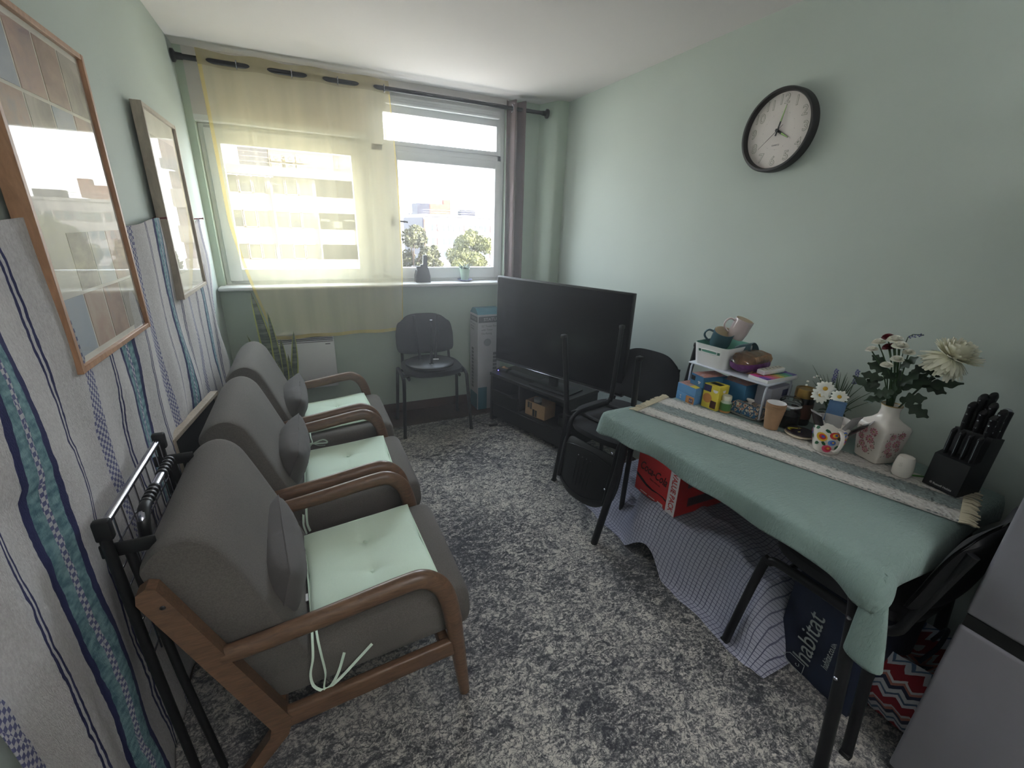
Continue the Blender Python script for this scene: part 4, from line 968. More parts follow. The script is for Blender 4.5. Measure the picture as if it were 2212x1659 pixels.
m.tube([(-.015, .175+.012*sin(k*.7)*(k/9), .034+.012*cos(k*.7)*(k/9)) for k in range(9)], .0012, 5); m.done('house_heart_mark', M_let, bg_)
MB().tube([(.05, .06, .36), (.05, .08, .40), (.05, .19, .40), (.05, .21, .36)], .006, 8, smooth=5, ry=.3).done('handle', M_navy, bg_)
zb = empty('patterned_bag', (2.10, .20, .013), R(10), 'red white and navy zigzag patterned bag on the floor by the fridge', 'bag')
t = NT('zigzag_print'); v = t.co(); s = t.n('ShaderNodeSeparateXYZ'); t.l(v, s.inputs[0])
zg = t.math('PINGPONG', t.math('ADD', s.outputs['Y'], s.outputs['X']), .022); hh = t.math('MODULO', t.math('ADD', t.math('ADD', s.outputs['Z'], zg), t.math('MULTIPLY', t.noise(v, 30, 2).outputs[0], .01)), .105)
M_zig = t.bsdf(t.ramp(t.math('DIVIDE', hh, .105), [(0, lin((.55, .07, .12))), (.30, lin((.75, .75, .78))), (.42, lin((.25, .35, .48))), (.5, lin((.74, .74, .76))), (.66, lin((.12, .15, .28))), (.8, lin((.70, .45, .40))), (.9, lin((.75, .75, .76)))], 'CONSTANT'), .8)
m = MB().lathe([(.02, .0), (.14, .01), (.165, .10), (.15, .20), (.12, .25), (.11, .24), (0, .16)], 36, sx=1.0, sy=.9, power=3)
for vv in m.b.verts: vv.co += V((noise.noise(vv.co*9), noise.noise(vv.co*9+V((5, 0, 0))), 0))*.02
bmesh.ops.translate(m.b, verts=m.b.verts, vec=(.15, .13, 0)); m.done('body', M_zig, zb)
MB().tube([(.08, .13, .24), (.09, .11, .31), (.19, .11, .32), (.21, .13, .24)], .006, 8, smooth=5).done('handle', M_navy, zb)
# fridge
fg = empty('fridge_freezer', (1.935, -.33, 0), 0, 'grey-white fridge freezer at the right edge of the picture', 'fridge')
M_fr = P('fridge_enamel', (.49, .48, .51), .45, var=.03)
FW, FD = .595, .54
MB().box((FD/2+.028, FW/2, .92), (FD-.058, FW, 1.80), .006).done('cabinet', M_fr, fg)
for z0_, z1_, nm in ((.035, .59, 'door'), (.625, 1.80, 'door')):
    o = MB().box((.028, FW/2, (z0_+z1_)/2), (.055, FW, z1_-z0_), .010, 3).done(nm, M_fr, fg)
MB().box((.03, FW/2, .6075), (.05, FW-.01, .035)).done('door_gap_grip', M_dark, fg)
MB().box((.06, FW/2, .02), (.05, FW-.04, .03)).done('plinth', M_black, fg)

# ================================================================== THINGS ON THE TABLE
ZB = .7535
def Mat(name, c, rough=.5, **k): return P(name, c, rough, **k)
M_blue = Mat('sky_blue_print', (.36, .56, .74)); M_dblue = Mat('teal_blue_print', (.16, .38, .53)); M_or = Mat('orange_print', (.72, .48, .26))
M_yb = Mat('yellow_print', (.82, .75, .25)); M_nav = Mat('navy_print', (.15, .15, .33)); M_pk = Mat('pink_print', (.80, .55, .52)); M_brn = Mat('brown_print', (.28, .15, .10))
def carton(name, loc, rz, d, mat, lab, top=None, group=None):
    r = empty(name, loc, rz, lab, 'box', group); MB().box((d[0]/2, d[1]/2, d[2]/2), d, .0012, 1).done('box_body', mat, r)
    if top: MB().box((d[0]/2, d[1]/2, d[2]), (d[0]-.004, d[1]-.004, .0008)).done('top_print', top, r)
    return r
M_mixt = mk_photo('biscuit_picture', [(.45, .30, .25), (.70, .50, .45), (.62, .62, .70)], 30)
for k in range(2):
    r = carton('tissue_box', (2.085, 1.315, ZB+.0405*k), R(3), (.19, .105, .040), M_blue, ['lower light blue and orange carton under the left end of the white shelf', 'upper light blue carton with a yellow corner under the left end of the shelf'][k], M_mixt if k else None, 'stacked light blue cartons')
    if k == 0:
        MB().box((-.0004, .024, .018), (.0008, .046, .034)).done('print', M_or, r); text('lettering', '63', M_wp, r, (-.001, .018, .016), (0, -1, 0), (0, 0, 1), .016); MB().box((-.0006, .018, .016), (.0006, .020, .020)).done('print', M_nav, r)
        decal('logo_print', M_wp, r, lambda u, v: (-.001, u, v), [petal2(.078, .019, a_, .001, .009, .002) for a_ in (1.2, 1.9, 4.4, 5.0)])
    else: MB().box((.03, .02, .0402), (.06, .035, .001)).done('print', M_yb, r)
r = carton('biscuit_box', (2.11, 1.305, ZB+.082), R(-8), (.13, .085, .052), M_dblue, 'small dark teal box with a biscuit picture on top of the blue cartons', M_mixt)
MB().box((-.0004, .068, .032), (.0008, .025, .022)).done('print', M_black, r); decal('logo_print', M_wp, r, lambda u, v: (-.0009, u, v), [disc2(.025, .024, .010, 12, 1, .35), disc2(.025, .017, .006, 10, 1, .35)])
r = carton('yellow_box', (2.125, 1.225, ZB), R(6), (.07, .078, .112), M_yb, 'yellow snack box with a dark blue top corner in front of the blue box', None)
MB().box((-.0004, .058, .094), (.0008, .036, .030)).done('print', M_nav, r); MB().box((-.0004, .020, .025), (.0008, .028, .034)).done('print', M_brn, r)
MB().lathe([(0, 0), (.022, 0), (.022, .0008), (0, .0008)], 20, Matrix.Translation((-.0002, .052, .048)) @ Matrix.Rotation(-pi/2, 4, 'Y')).done('print', M_or, r)
MB().box((.035, .039, .1122), (.03, .05, .0008)).done('print', M_black, r)
decal('logo_print', M_wp, r, lambda u, v: (-.0009, u, v), [[(.005, .094), (.030, .094), (.027, .084), (.0175, .080), (.008, .084)]]); decal('logo_print', M_wp, r, lambda u, v: (u, -.0009, v), [[(.024, .094), (.048, .094), (.045, .084), (.036, .080), (.027, .084)]])
r = carton('blue_food_box', (2.225, 1.175, ZB), R(4), (.16, .13, .125), M_dblue, 'tall mid-blue box behind the yellow one under the white shelf', M_mixt)
decal('logo_print', M_wp, r, lambda u, v: (u, -.0009, v), [disc2(.10, .088, .016, 12, 1, .3)])
r = carton('grey_food_box', (2.29, 1.10, ZB), R(4), (.15, .068, .128), Mat('grey_carton', (.62, .62, .66)), 'pale grey box with red mark beside the tall blue box', Mat('lilac_print', (.60, .58, .66)))
MB().box((.11, -.0004, .05), (.045, .0008, .05)).done('print', M_red, r); MB().box((.10, -.0004, .10), (.04, .0008, .03)).done('print', M_nav, r)
r = empty('pill_bottle', (2.16, 1.208, ZB), 0, 'small green-labelled bottle with a white cap before the yellow box', 'bottle')
MB().lathe([(0, 0), (.021, 0), (.023, .004), (.023, .046), (.017, .056), (.016, .060), (0, .060)], 28).done('bottle', Mat('milky_bottle', (.66, .70, .64), .3), r)
MB().lathe([(.0232, .004), (.0234, .008), (.0234, .044), (.0232, .046)], 28).done('label', Mat('green_label', (.25, .45, .22)), r)
MB().lathe([(.0236, .004), (.0238, .006), (.0238, .010), (.0236, .012)], 28).done('label_edge', M_or, r)
MB().lathe([(.019, .058), (.020, .060), (.020, .076), (.018, .079), (0, .079)], 28).done('cap', Mat('cream_cap', (.80, .79, .72)), r)
# shelf riser
sh = empty('shelf_riser', (2.20, 1.065, ZB), R(7), 'white wire-legged shelf riser standing on the back of the table', 'shelf')
SW, SD, SHt = .385, .225, .165
M_wm = Mat('white_metal', (.80, .82, .86), .35)
MB().box((SD/2, SW/2, SHt), (SD, SW, .006), .002, 2).done('shelf_panel', M_wm, sh)
for y in (.012, SW-.012):
    for x in (.012, SD-.012):
        MB().tube([(x+(.02 if x < .1 else -.02), y, SHt-.005), (x, y, SHt-.02), (x, y, .05), (x, y, .004)], .0042, 8, smooth=3).done('leg', M_wm, sh)
    MB().tube([(.012, y, .005), (SD-.012, y, .005)], .0042, 8).done('foot_bar', M_wm, sh)
ZSH = ZB+SHt+.0035
def shl(x, y, z=0): p = Matrix.Rotation(R(7), 3, 'Z') @ V((x, y, 0)); return (2.20+p.x, 1.065+p.y, ZSH+z)
# white bin
bn = empty('storage_bin', shl(.012, .215), R(7), 'white plastic bin with mint inside on the shelf, holding mugs', 'bin')
def ring(w, d_, r_, z, n=9):
    o = []
    for cx, cy, a0 in ((w-r_, d_-r_, 0), (r_, d_-r_, pi/2), (r_, r_, pi), (w-r_, r_, 1.5*pi)):
        for k in range(n): a = a0+pi/2*k/(n-1); o.append((cx+cos(a)*r_, cy+sin(a)*r_, z))
    return o
BW, BD, BH = .205, .155, .10
def shell(name, off, mat, z0):
    vs, fs = [], []; nl = 8
    for k in range(nl+1):
        t = k/nl; gr = .010*t
        for (x, y, z) in ring(BW-2*off+2*gr, BD-2*off+2*gr, .03-off*.5, 0):
            xx, yy = x+off-gr, y+off-gr
            topz_ = BH-.020*min(1, max(0, (xx-.045)/.02))*min(1, max(0, (.165-xx)/.02))*(1 if yy < .02 else 0)
            vs.append((xx, yy, z0+(topz_-z0)*t))
    n_ = 36
    for k in range(nl):
        for j in range(n_):
            a, b = (vs[k*n_+j], vs[k*n_+(j+1) % n_]); 
            if a[0] < .02 and abs((a[1]+b[1])/2-.0775) < .034 and k == 5: continue
            fs.append((k*n_+j, k*n_+(j+1) % n_, (k+1)*n_+(j+1) % n_, (k+1)*n_+j))
    fs.append(tuple(range(n_))); m = MB(); m._new(vs, fs); return m.done(name, mat, bn)
shell('outer_shell', 0, M_white, .0); shell('inner_shell', .003, M_mintin, .003)
# cut the hand hole: a dark recess framed by a rounded rim
MB().tube([V((-.0065, .045, .062)), V((-.0065, .110, .062)), V((-.0070, .116, .069)), V((-.0075, .110, .076)), V((-.0075, .045, .076)), V((-.0070, .039, .069))], .0022, 8, closed=True, smooth=4).done('handle_rim', M_white, bn)
MB().box((-.0035, .0775, .069), (.006, .072, .014), .003).done('handle_hole', M_mintin, bn)
def mug(name, r, h, mat, inner, lab, loc, rot, hand=0, cat='mug', group=None, ht=.0045):
    o = empty(name, loc, 0, lab, cat, group, rot=rot)
    MB().lathe([(0, 0), (r*.82, 0), (r*.9, .004), (r, h*.35), (r, h), (r-.002, h+.001)], 36).done('body', mat, o)
    MB().lathe([(r-.002, h+.001), (r-.0035, h), (r-.0035, h*.3), (r*.75, .006), (0, .006)], 36).done('inside', inner, o)
    c_, s_ = cos(hand), sin(hand); pts = [(r*.97, h*.82), (r+.018, h*.84), (r+.030, h*.66), (r+.028, h*.42), (r+.012, h*.25), (r*.97, h*.2)]
    MB().tube([(x*c_, x*s_, z) for x, z in pts], ht, 10, smooth=5, ry=1.3, up=(-s_, c_, 0)).done('handle', mat, o)
    return o
M_pink = Mat('pale_pink_glaze', (.76, .70, .70), .15); M_tg = Mat('teal_grey_glaze', (.27, .38, .42), .25); M_cream = Mat('cream_glaze', (.82, .77, .68), .2)
mug('mug', .045, .085, M_tg, M_cream, 'teal-grey mug with cream inside tilted in the white bin', (2.262, 1.390, ZSH+.078), (R(20), R(-8), 0), R(125))
mug('mug', .040, .092, M_pink, M_cream, 'pale pink mug tipped on top of the teal mug in the white bin', (2.305, 1.345, ZSH+.128), (R(16), R(8), 0), R(140))
mug('mug', .039, .08, M_tg, M_tg, 'teal-grey mug lying low at the right end of the white bin', (2.335, 1.335, ZSH+.055), (R(70), 0, R(10)), R(200))
# bread
br = empty('bread_loaf', shl(.075, .155), R(7), 'sliced loaf in a clear and purple bag on the white shelf', 'bread')
M_crust = mk_photo('bread_crust', [(.42, .27, .17), (.62, .47, .33), (.70, .56, .42)], 25); M_purp = Mat('purple_bag_print', (.36, .15, .38), .3, var=.25, vs=40)
for k in range(9):
    x = -.045+k*.0145; MB().prism([(-.046, .002), (.046, .002), (.050, .040), (.055, .062), (.044, .080), (0, .087), (-.044, .080), (-.055, .062), (-.050, .040)], x, x+.013, Matrix(((0, 0, 1, .03), (1, 0, 0, 0), (0, 1, 0, .002), (0, 0, 0, 1)))).done('slice', M_crust, br)
def bag(u, v, top):
    a = v*2*pi; e = sin(u*pi)**.25; ry_ = .064*e; rz = .047*e; x = -.065+u*.205
    n_ = .006*noise.noise(V((u*9, cos(a)*2, sin(a)*2))); return (x, cos(a)*(ry_+n_), .047+sin(a)*(rz+n_))
MB().grid(lambda u, v: bag(u, .47+v*.56, 0), 30, 20).done('printed_bag', M_purp, br)
t = NT('clear_film'); tr = t.n('ShaderNodeBsdfTransparent'); g = t.n('ShaderNodeBsdfGlossy'); g.inputs['Roughness'].default_value = .12; mx = t.n('ShaderNodeMixShader'); fr_ = t.n('ShaderNodeFresnel'); fr_.inputs[0].default_value = 1.5
t.l(fr_.outputs[0], mx.inputs[0]); t.l(tr.outputs[0], mx.inputs[1]); t.l(g.outputs[0], mx.inputs[2]); t.l(mx.outputs[0], t.out.inputs[0]); M_film = t.m
MB().grid(lambda u, v: bag(u, .03+v*.44, 0), 30, 20).done('clear_bag', M_film, br)
# pill organisers
po_ = empty('pill_organiser', shl(.012, .012), R(1), 'flat white weekly pill organiser with rainbow lids at the right end of the shelf', 'pill organiser')
MB().box((.10, .045, .008), (.20, .09, .016), .002).done('tray', M_white, po_)
rb = [(.40, .20, .60), (.78, .25, .55), (.82, .45, .35), (.80, .72, .32), (.45, .66, .40), (.30, .62, .58), (.40, .35, .62)]
for a in range(7):
    for b in range(2):
        c_ = rb[a] if b == 0 else rb[(a+1) % 7]
        MB().box((.015+a*.028, .024+b*.042, .0175), (.026, .039, .003), .001).done('lid', Mat('rainbow_lid_'+'abcdefg'[rb.index(c_)], c_, .4), po_)
pq = empty('pill_case', shl(.045, .05, .0205), R(1), 'narrow white pill case lying on the rainbow organiser', 'pill organiser')
MB().box((.07, .018, .011), (.14, .036, .020), .004, 3).done('case', M_white, pq)
for k in range(6): MB().box((.012+k*.0225, .018, .0215), (.019, .030, .002), .0008).done('lid', Mat('cream_lid', (.78, .76, .70)), pq); 
for k in range(6): MB().box((.012+k*.0225, .018, .0228), (.006, .012, .0004)).done('day_mark', M_gr, pq)
# butter dish
bd = empty('butter_dish', (2.228, 1.145, ZB), R(8), 'blue and white patterned butter dish under the shelf behind the paper cups', 'butter dish')
MB().lathe([(0, 0), (.055, 0), (.075, .012), (.080, .015), (.076, .013), (.055, .004), (0, .004)], 40, sx=.72, sy=1.0, power=5).done('tray', M_ceramic, bd)
t = NT('folk_tile_print'); v = t.co(); vo = t.n('ShaderNodeTexVoronoi'); vo.inputs['Scale'].default_value = 70; t.l(v, vo.inputs['Vector']); ck_ = t.n('ShaderNodeTexChecker'); ck_.inputs['Scale'].default_value = 60; t.l(t.co((1, 1, 1)), ck_.inputs[0])
cc_ = t.ramp(vo.outputs[0], [(0, lin((.62, .22, .12))), (.28, lin((.80, .76, .66))), (.5, lin((.16, .26, .38))), (.75, lin((.40, .55, .62)))], 'CONSTANT'); M_tile = t.bsdf(cc_, .3)
MB().box((0, 0, .031), (.075, .118, .048), .006, 3).done('lid', M_tile, bd)
MB().lathe([(.008, .055), (.007, .062), (.014, .070), (.012, .076), (0, .078)], 20, sx=.6, sy=1.3).done('lid_knob', M_ceramic, bd)
for k in range(5):
    for sx_ in (-1,):
        y = -.047+k*.0235; decal('triangle_print', M_dblue, bd, lambda u, v: (-.0382, u, v), [[(y-.009, .012), (y+.009, .012), (y, .034)]])
        decal('flower_print', M_or, bd, lambda u, v: (-.0383, u, v), [disc2(y, .042, .004, 6)])
# paper cups
M_kraft = Mat('kraft_paper', (.60, .47, .35), .8, vs=60)
for k in range(4):
    r = empty('paper_cup', (2.19, 1.008, .7605+.0078*k), 0, ['lowest of the nested kraft paper cups, its whole side showing', 'second kraft cup up in the nested stack', 'third kraft cup up in the nested stack', 'topmost kraft cup with its white inside showing'][k], 'paper cup', 'nested kraft paper cups')
    MB().lathe([(.0255, 0), (.035, .083), (.0365, .084), (.0368, .087), (.035, .0875)], 36).done('wall', M_kraft, r)
    MB().lathe([(.035, .0875), (.0342, .083), (.0247, .003), (0, .003)], 36).done('inside', M_white, r)
# jars
jr = empty('clip_top_jar', (2.285, 1.008, ZB), 0, 'clip-top glass jar of dark coffee behind the paper cups', 'jar')
tg_ = NT('jar_glass'); f = tg_.n('ShaderNodeFresnel'); f.inputs[0].default_value = 1.5; tr = tg_.n('ShaderNodeBsdfTransparent'); tr.inputs[0].default_value = (.75, .8, .8, 1); g = tg_.n('ShaderNodeBsdfGlossy'); g.inputs['Roughness'].default_value = .05; mx = tg_.n('ShaderNodeMixShader')
tg_.l(f.outputs[0], mx.inputs[0]); tg_.l(tr.outputs[0], mx.inputs[1]); tg_.l(g.outputs[0], mx.inputs[2]); tg_.l(mx.outputs[0], tg_.out.inputs[0]); M_jar = tg_.m
MB().lathe([(0, 0), (.040, 0), (.043, .006), (.043, .065), (.036, .082), (.034, .09)], 36).done('glass', M_jar, jr)
MB().lathe([(0, .003), (.040, .004), (.040, .055), (0, .058)], 30).done('coffee', Mat('dark_coffee', (.09, .06, .05), .9), jr)
MB().lathe([(.036, .088), (.040, .092), (.040, .097), (.036, .10)], 36).done('seal_ring', M_white, jr)
MB().lathe([(.036, .100), (.042, .104), (.042, .112), (.030, .124), (0, .128)], 36).done('glass_lid', M_jar, jr)
MB().tube([(.041*cos(a), .041*sin(a), .093) for a in [k*pi/6 for k in range(12)]], .0016, 6, closed=True, smooth=2).tube([(-.042, .0, .093), (-.050, 0, .085), (-.048, 0, .06), (-.044, 0, .07)], .002, 6, smooth=4).done('wire_clip', M_chrome, jr)
jg = empty('coffee_jar', (2.37, 1.01, ZB), 0, 'tall dark jar with a gold lid behind the clip-top jar', 'jar')
MB().lathe([(0, 0), (.036, 0), (.038, .006), (.038, .11), (.032, .125), (0, .125)], 32).done('jar', Mat('black_coffee_jar', (.07, .06, .06), .15), jg)
MB().lathe([(.036, .118), (.039, .120), (.039, .152), (.037, .156), (.030, .156), (.030, .153), (0, .153)], 36).done('lid', M_gold, jg)
MB().lathe([(.0383, .03), (.0386, .035), (.0386, .09), (.0383, .095)], 32).done('label', M_brn, jg)
# coasters
r = empty('coaster', (2.24, .920, .7605), 0, 'lower cream-edged round coaster left of the floral mug', 'coaster', 'round coasters')
MB().lathe([(0, 0), (.046, 0), (.053, .006), (.052, .008), (0, .008)], 40).done('disc', M_cream, r)
r = empty('coaster', (2.247, .924, .7690), 0, 'upper dark coaster with a swirling yellow and blue design', 'coaster', 'round coasters')
MB().lathe([(0, 0), (.048, 0), (.050, .003), (.049, .005), (0, .005)], 40).done('disc', Mat('dark_maroon', (.17, .12, .15), .3), r)
decal('swirl_print', M_yb, r, lambda u, v: (u, v, .0055), [[(-.03+.012*k, .02+.012*sin(k*1.1), ) for k in range(6)]+[(.03-.012*k, .032+.010*sin((5-k)*1.1)) for k in range(6)]])
decal('swirl_print', M_nav, r, lambda u, v: (u, v, .0057), [disc2(-.015, -.005, .010, 12, 1.6, .7), disc2(.02, .015, .008, 12)])
decal('swirl_print', M_yb, r, lambda u, v: (u, v, .0059), [disc2(-.015, -.005, .005, 12, 1.6, .7), disc2(.02, .015, .004, 12)])
# floral mug with chocolate sachets
fm = empty('floral_mug', (2.205, .800, .7605), R(0), 'white mug with bright folk flowers holding chocolate bars, left of the vase', 'mug')
fm.scale = (1.12,)*3
rm, hm = .048, .112
MB().lathe([(0, 0), (.033, 0), (.037, .004), (.043, .03), (rm, .065), (rm+.001, hm)], 44).done('body', M_ceramic, fm)
MB().lathe([(rm+.001, hm), (rm-.002, hm), (.040, .03), (.028, .005), (0, .005)], 44).done('inside', M_ceramic, fm)
hd = R(-128); c_, s_ = cos(hd), sin(hd)
MB().tube([(x*c_, x*s_, z) for x, z in ((.044, .088), (.064, .090), (.078, .073), (.076, .047), (.060, .025), (.040, .018))], .0042, 10, smooth=6, ry=1.4, up=(-s_, c_, 0)).done('handle', M_ceramic, fm)
def mugf(u, v, k=.0009):
    a = -u/.043; r_ = .0375+(.0105)*min(1, v/.065)**.65+k; return (cos(a)*r_, sin(a)*r_, v)
cols = [Mat('folk_yellow', (.85, .68, .15)), Mat('folk_red', (.75, .15, .15)), Mat('folk_blue', (.25, .30, .68)), Mat('folk_green', (.12, .36, .22)), Mat('folk_pink', (.82, .25, .42)), Mat('folk_lightblue', (.35, .58, .80))]
ctr = -R(215)*-.043
def fl(u0, v0, s_, c1, c2, c3):
    decal('flower_print', cols[c1], fm, lambda u, v: mugf(u, v), [disc2(u0, v0, s_, 16)]); decal('flower_print', cols[c2], fm, lambda u, v: mugf(u, v, .0012), [disc2(u0-s_*.15, v0+s_*.1, s_*.62, 14)]); decal('flower_print', cols[c3], fm, lambda u, v: mugf(u, v, .0015), [disc2(u0-s_*.25, v0+s_*.2, s_*.3, 10)])
base = pi*.043   # facing -X
for du, v0, s_, a_, b_, c__ in ((-.002, .058, .015, 0, 1, 2), (-.032, .072, .012, 1, 0, 2), (-.030, .046, .010, 5, 2, 0), (-.022, .022, .013, 4, 1, 0), (.045, .06, .012, 2, 4, 0), (.050, .032, .012, 4, 2, 0), (.075, .05, .012, 0, 1, 2), (.10, .06, .012, 4, 0, 2), (-.065, .05, .013, 0, 4, 2), (-.055, .078, .010, 2, 5, 0), (-.10, .06, .013, 1, 0, 5)):
    fl(du+base, v0, s_, a_, b_, c__)
for du, v0, rr_ in ((-.016, .082, .5), (.016, .082, 2.4), (-.012, .036, .9), (.010, .030, 2.3), (.034, .078, .3), (.030, .045, 1.2), (-.045, .062, 1.), (-.045, .030, 2.), (.06, .078, .4)):
    decal('leaf_print', cols[3], fm, lambda u, v: mugf(u, v), [petal2(base+du, v0, rr_, -.008, .009, .005)])
M_choc = Mat('dark_wrapper', (.13, .08, .09), .2, var=.3); M_silver = Mat('silver_wrapper', (.62, .60, .60), .25, var=.1); M_sbl = Mat('blue_foil', (.34, .46, .60), .2)
for k, (dx, dy, az, tl, mt, ln_) in enumerate(((-.012, -.008, 200, 20, M_silver, .105), (.0, -.012, 262, 24, M_silver, .110), (.012, .0, 285, 40, M_choc, .12), (.006, .012, 215, 8, M_sbl, .135), (-.008, .012, 160, 26, M_choc, .10))):
    r = empty('chocolate_bar', (2.205+dx, .800+dy, .787), 0, ['white-printed chocolate bar at the front of the floral mug', 'white-printed chocolate bar on the right of the floral mug', 'dark bar leaning far right out of the floral mug', 'blue foil bar at the top of the floral mug', 'dark chocolate bar at the left of the floral mug'][k], 'chocolate bar', 'wrapped bars in the floral mug', rot=Quaternion((-sin(R(az)), cos(R(az)), 0), R(tl)).to_euler())
    rz_ = R(az+90)
    def wf(u, v, sg, ln_=ln_): b = (1-abs(u*2-1)**4)*(min(1, v*8)*min(1, (1-v)*8)); return V(((u-.5)*.052, sg*.006*b+.0015*noise.noise(V((u*6, v*8, k))), .0+v*(ln_+.03)))
    Mz = Matrix.Rotation(R(az-90), 4, 'Z')
    MB().grid(lambda u, v: wf(u, v, 1), 8, 14, Mz).grid(lambda u, v: wf(u, v, -1), 8, 14, Mz).done('wrapper', mt, r)
    MB().box((0, 0, ln_+.033), (.052, .0015, .008), M=Mz).done('crimped_end', M_silver if k != 3 else M_sbl, r)
    if mt is M_silver: text('lettering', 'Galaxy', M_choc, r, Mz @ V((0, -.0078, ln_*.80)), Mz.to_3x3() @ V((.35, 0, 1)), Mz.to_3x3() @ V((-1, 0, .35)), .02, .046, shear=.3)
# daisy pot
dp = empty('artificial_flowers', (2.335, .875, ZB), 0, 'artificial daisies and lavender in a small dark pot behind the floral mug', 'flowers')
MB().lathe([(.030, 0), (.040, .07), (.043, .072), (.038, .074), (0, .068)], 28).done('pot', Mat('olive_pot', (.20, .20, .17), .6), dp)
def daisy(parent, c, nrm_, r_, n_=12, w=.3, cm=M_yell):
    zv = V(nrm_).normalized(); xv = zv.orthogonal().normalized(); Mx = frame(c, xv, zv.cross(xv)); m = MB()
    for k in range(n_):
        a = 2*pi*k/n_+.2; rr = r_*(.9+.2*((k*7) % 5)/5); Mr = Mx @ Matrix.Rotation(a, 4, 'Z')
        m.grid(lambda u, v: (.003+u*(rr-.003), (v-.5)*rr*w*2*sin(pi*(.12+.80*u))*.8, .004*u*(1-u)*3-.0035*u*u+.0015*abs(v-.5)), 5, 2, Mr)
    m.done('petals', M_petal, parent); MB().lathe([(0, -.001), (r_*.26, 0), (r_*.24, .003), (r_*.1, .005), (0, .005)], 14, Mx).done('flower_centre', cm, parent)
for c in ((-.055, .022, .205), (-.060, .028, .178), (-.05, -.030, .190)): daisy(dp, c, (-.8, -.35, .5), .033 if c[1] > 0 else .028, 13)
m = MB()
for c in ((-.055, .022, .2), (-.060, .028, .173), (-.05, -.030, .185)): m.tube([(0, 0, .06), (c[0]*.5, c[1]*.5, .13), (c[0]+.004, c[1], c[2])], .0016, 6, smooth=4)
m.done('stems', M_green, dp)
m = MB(); rg = random.Random(4)
for k in range(34):
    a = rg.uniform(-2.6, 1.2)+pi/2; sp2 = rg.uniform(.02, .13); L_ = rg.uniform(.10, .20)
    tip = V((cos(a)*sp2*.6, sin(a)*sp2, .07+L_)); 
    if tip.x+2.335 > 2.47: tip.x = .13
    m.tube([(rg.uniform(-.01, .01), rg.uniform(-.01, .01), .06), V((tip.x*.4, tip.y*.4, .06+L_*.6)), tip], [.0018, .0022, .0004], 5, smooth=3, ry=.3)
m.done('grass_blades', M_green, dp)['kind'] = 'stuff'
for bx, by, bz in ((.0, .03, .275), (.03, -.025, .285)):
    m = MB()
    for k in range(26):
        a = k*2.4; z = bz-.055+k*.0022; m.lathe([(0, -.003), (.0032, 0), (0, .004)], 6, Matrix.Translation((bx+cos(a)*.005, by+sin(a)*.005, z)))
    m.done('lavender_spike', Mat('lavender', (.34, .32, .55), .8), dp); MB().tube([(0, 0, .06), (bx*.7, by*.7, .15), (bx, by, bz-.04)], .0014, 5, smooth=3).done('stem', M_green, dp)
for k, (x, y, z) in enumerate(((-.03, .075, .235), (-.025, .088, .225), (-.02, .065, .225), (-.04, .10, .19), (-.02, .11, .20))):
    MB().lathe([(0, -.003), (.005, 0), (.004, .004), (0, .005)], 8, Matrix.Translation((x, y, z))).done('tiny_flower', M_petal, dp)
m = MB()
for k in range(10):
    a = k*.63; m.grid(lambda u, v: (cos(a)*(.01+u*.045)-sin(a)*(v-.5)*.025*sin(pi*u), sin(a)*(.01+u*.045)+cos(a)*(v-.5)*.025*sin(pi*u), .09+.03*u-.03*u*u+.02*(k % 3)), 4, 2)
m.done('leaves', M_leafd, dp)
# vase
vs_ = empty('flower_vase', (2.312, .695, .7605), R(-16), 'square white porcelain vase with pink flower print, gold rim and bouquet', 'vase')
prof = [(0, .0), (.040, .0), (.043, .004), (.048, .05), (.054, .11), (.0555, .128), (.051, .138), (.036, .152), (.029, .166), (.0265, .188), (.030, .206)]
pw = [12]*7+[4, 2, 2, 2]
m = MB(); vs2, fs2 = [], []; n_ = 56
for (r_, z), p_ in zip(prof, pw):
    for j in range(n_):
        a = 2*pi*j/n_; c_, s_ = cos(a), sin(a); k = (abs(c_)**p_+abs(s_)**p_)**(-1/p_); k = k if p_ > 2 else 1
        vs2.append((c_*r_*k, s_*r_*k, z))
for i in range(len(prof)-1):
    for j in range(n_): fs2.append((i*n_+j, i*n_+(j+1) % n_, (i+1)*n_+(j+1) % n_, (i+1)*n_+j))
m._new(vs2, fs2); m.lathe([(.030, .206), (.027, .205), (.024, .19), (.02, .10), (0, .10)], 40); m.done('body', M_ceramic, vs_, sharp=50)
MB().tube([(cos(k*pi/10)*.0295, sin(k*pi/10)*.0295, .2065) for k in range(20)], .0016, 8, closed=True).done('gold_rim', M_gold, vs_)
M_vp = Mat('rose_print', (.78, .42, .50), .3); M_vp2 = Mat('sepia_leaf_print', (.45, .40, .30), .3)
for face in range(4):
    fa = face*pi/2
    def vf(u, v, k=.0006, fa=fa):
        r_ = .0432+.0048*min(1, v/.05)+.0068*max(0, min(1, (v-.05)/.07))+k; x, y = r_, u; return (x*cos(fa)-y*sin(fa), x*sin(fa)+y*cos(fa), v)
    for (u0, v0, s_) in ((.014, .112, .015), (-.020, .108, .013), (.006, .080, .016), (-.026, .080, .012), (-.018, .054, .013), (.020, .058, .009), (-.002, .036, .012)):
        decal('flower_print', M_vp, vs_, vf, [petal2(u0, v0, k*pi/5, s_*.25, s_, s_*.17) for k in range(10)]); decal('flower_print', M_gold, vs_, lambda u, v, vf=vf: vf(u, v, .0008), [disc2(u0, v0, s_*.22, 8)])
    rg = random.Random(face+2)
    decal('leaf_print', M_vp2, vs_, vf, [petal2(rg.uniform(-.035, .025), rg.uniform(.022, .125), rg.uniform(0, 6.28), 0, .008, .0016) for k in range(46)])
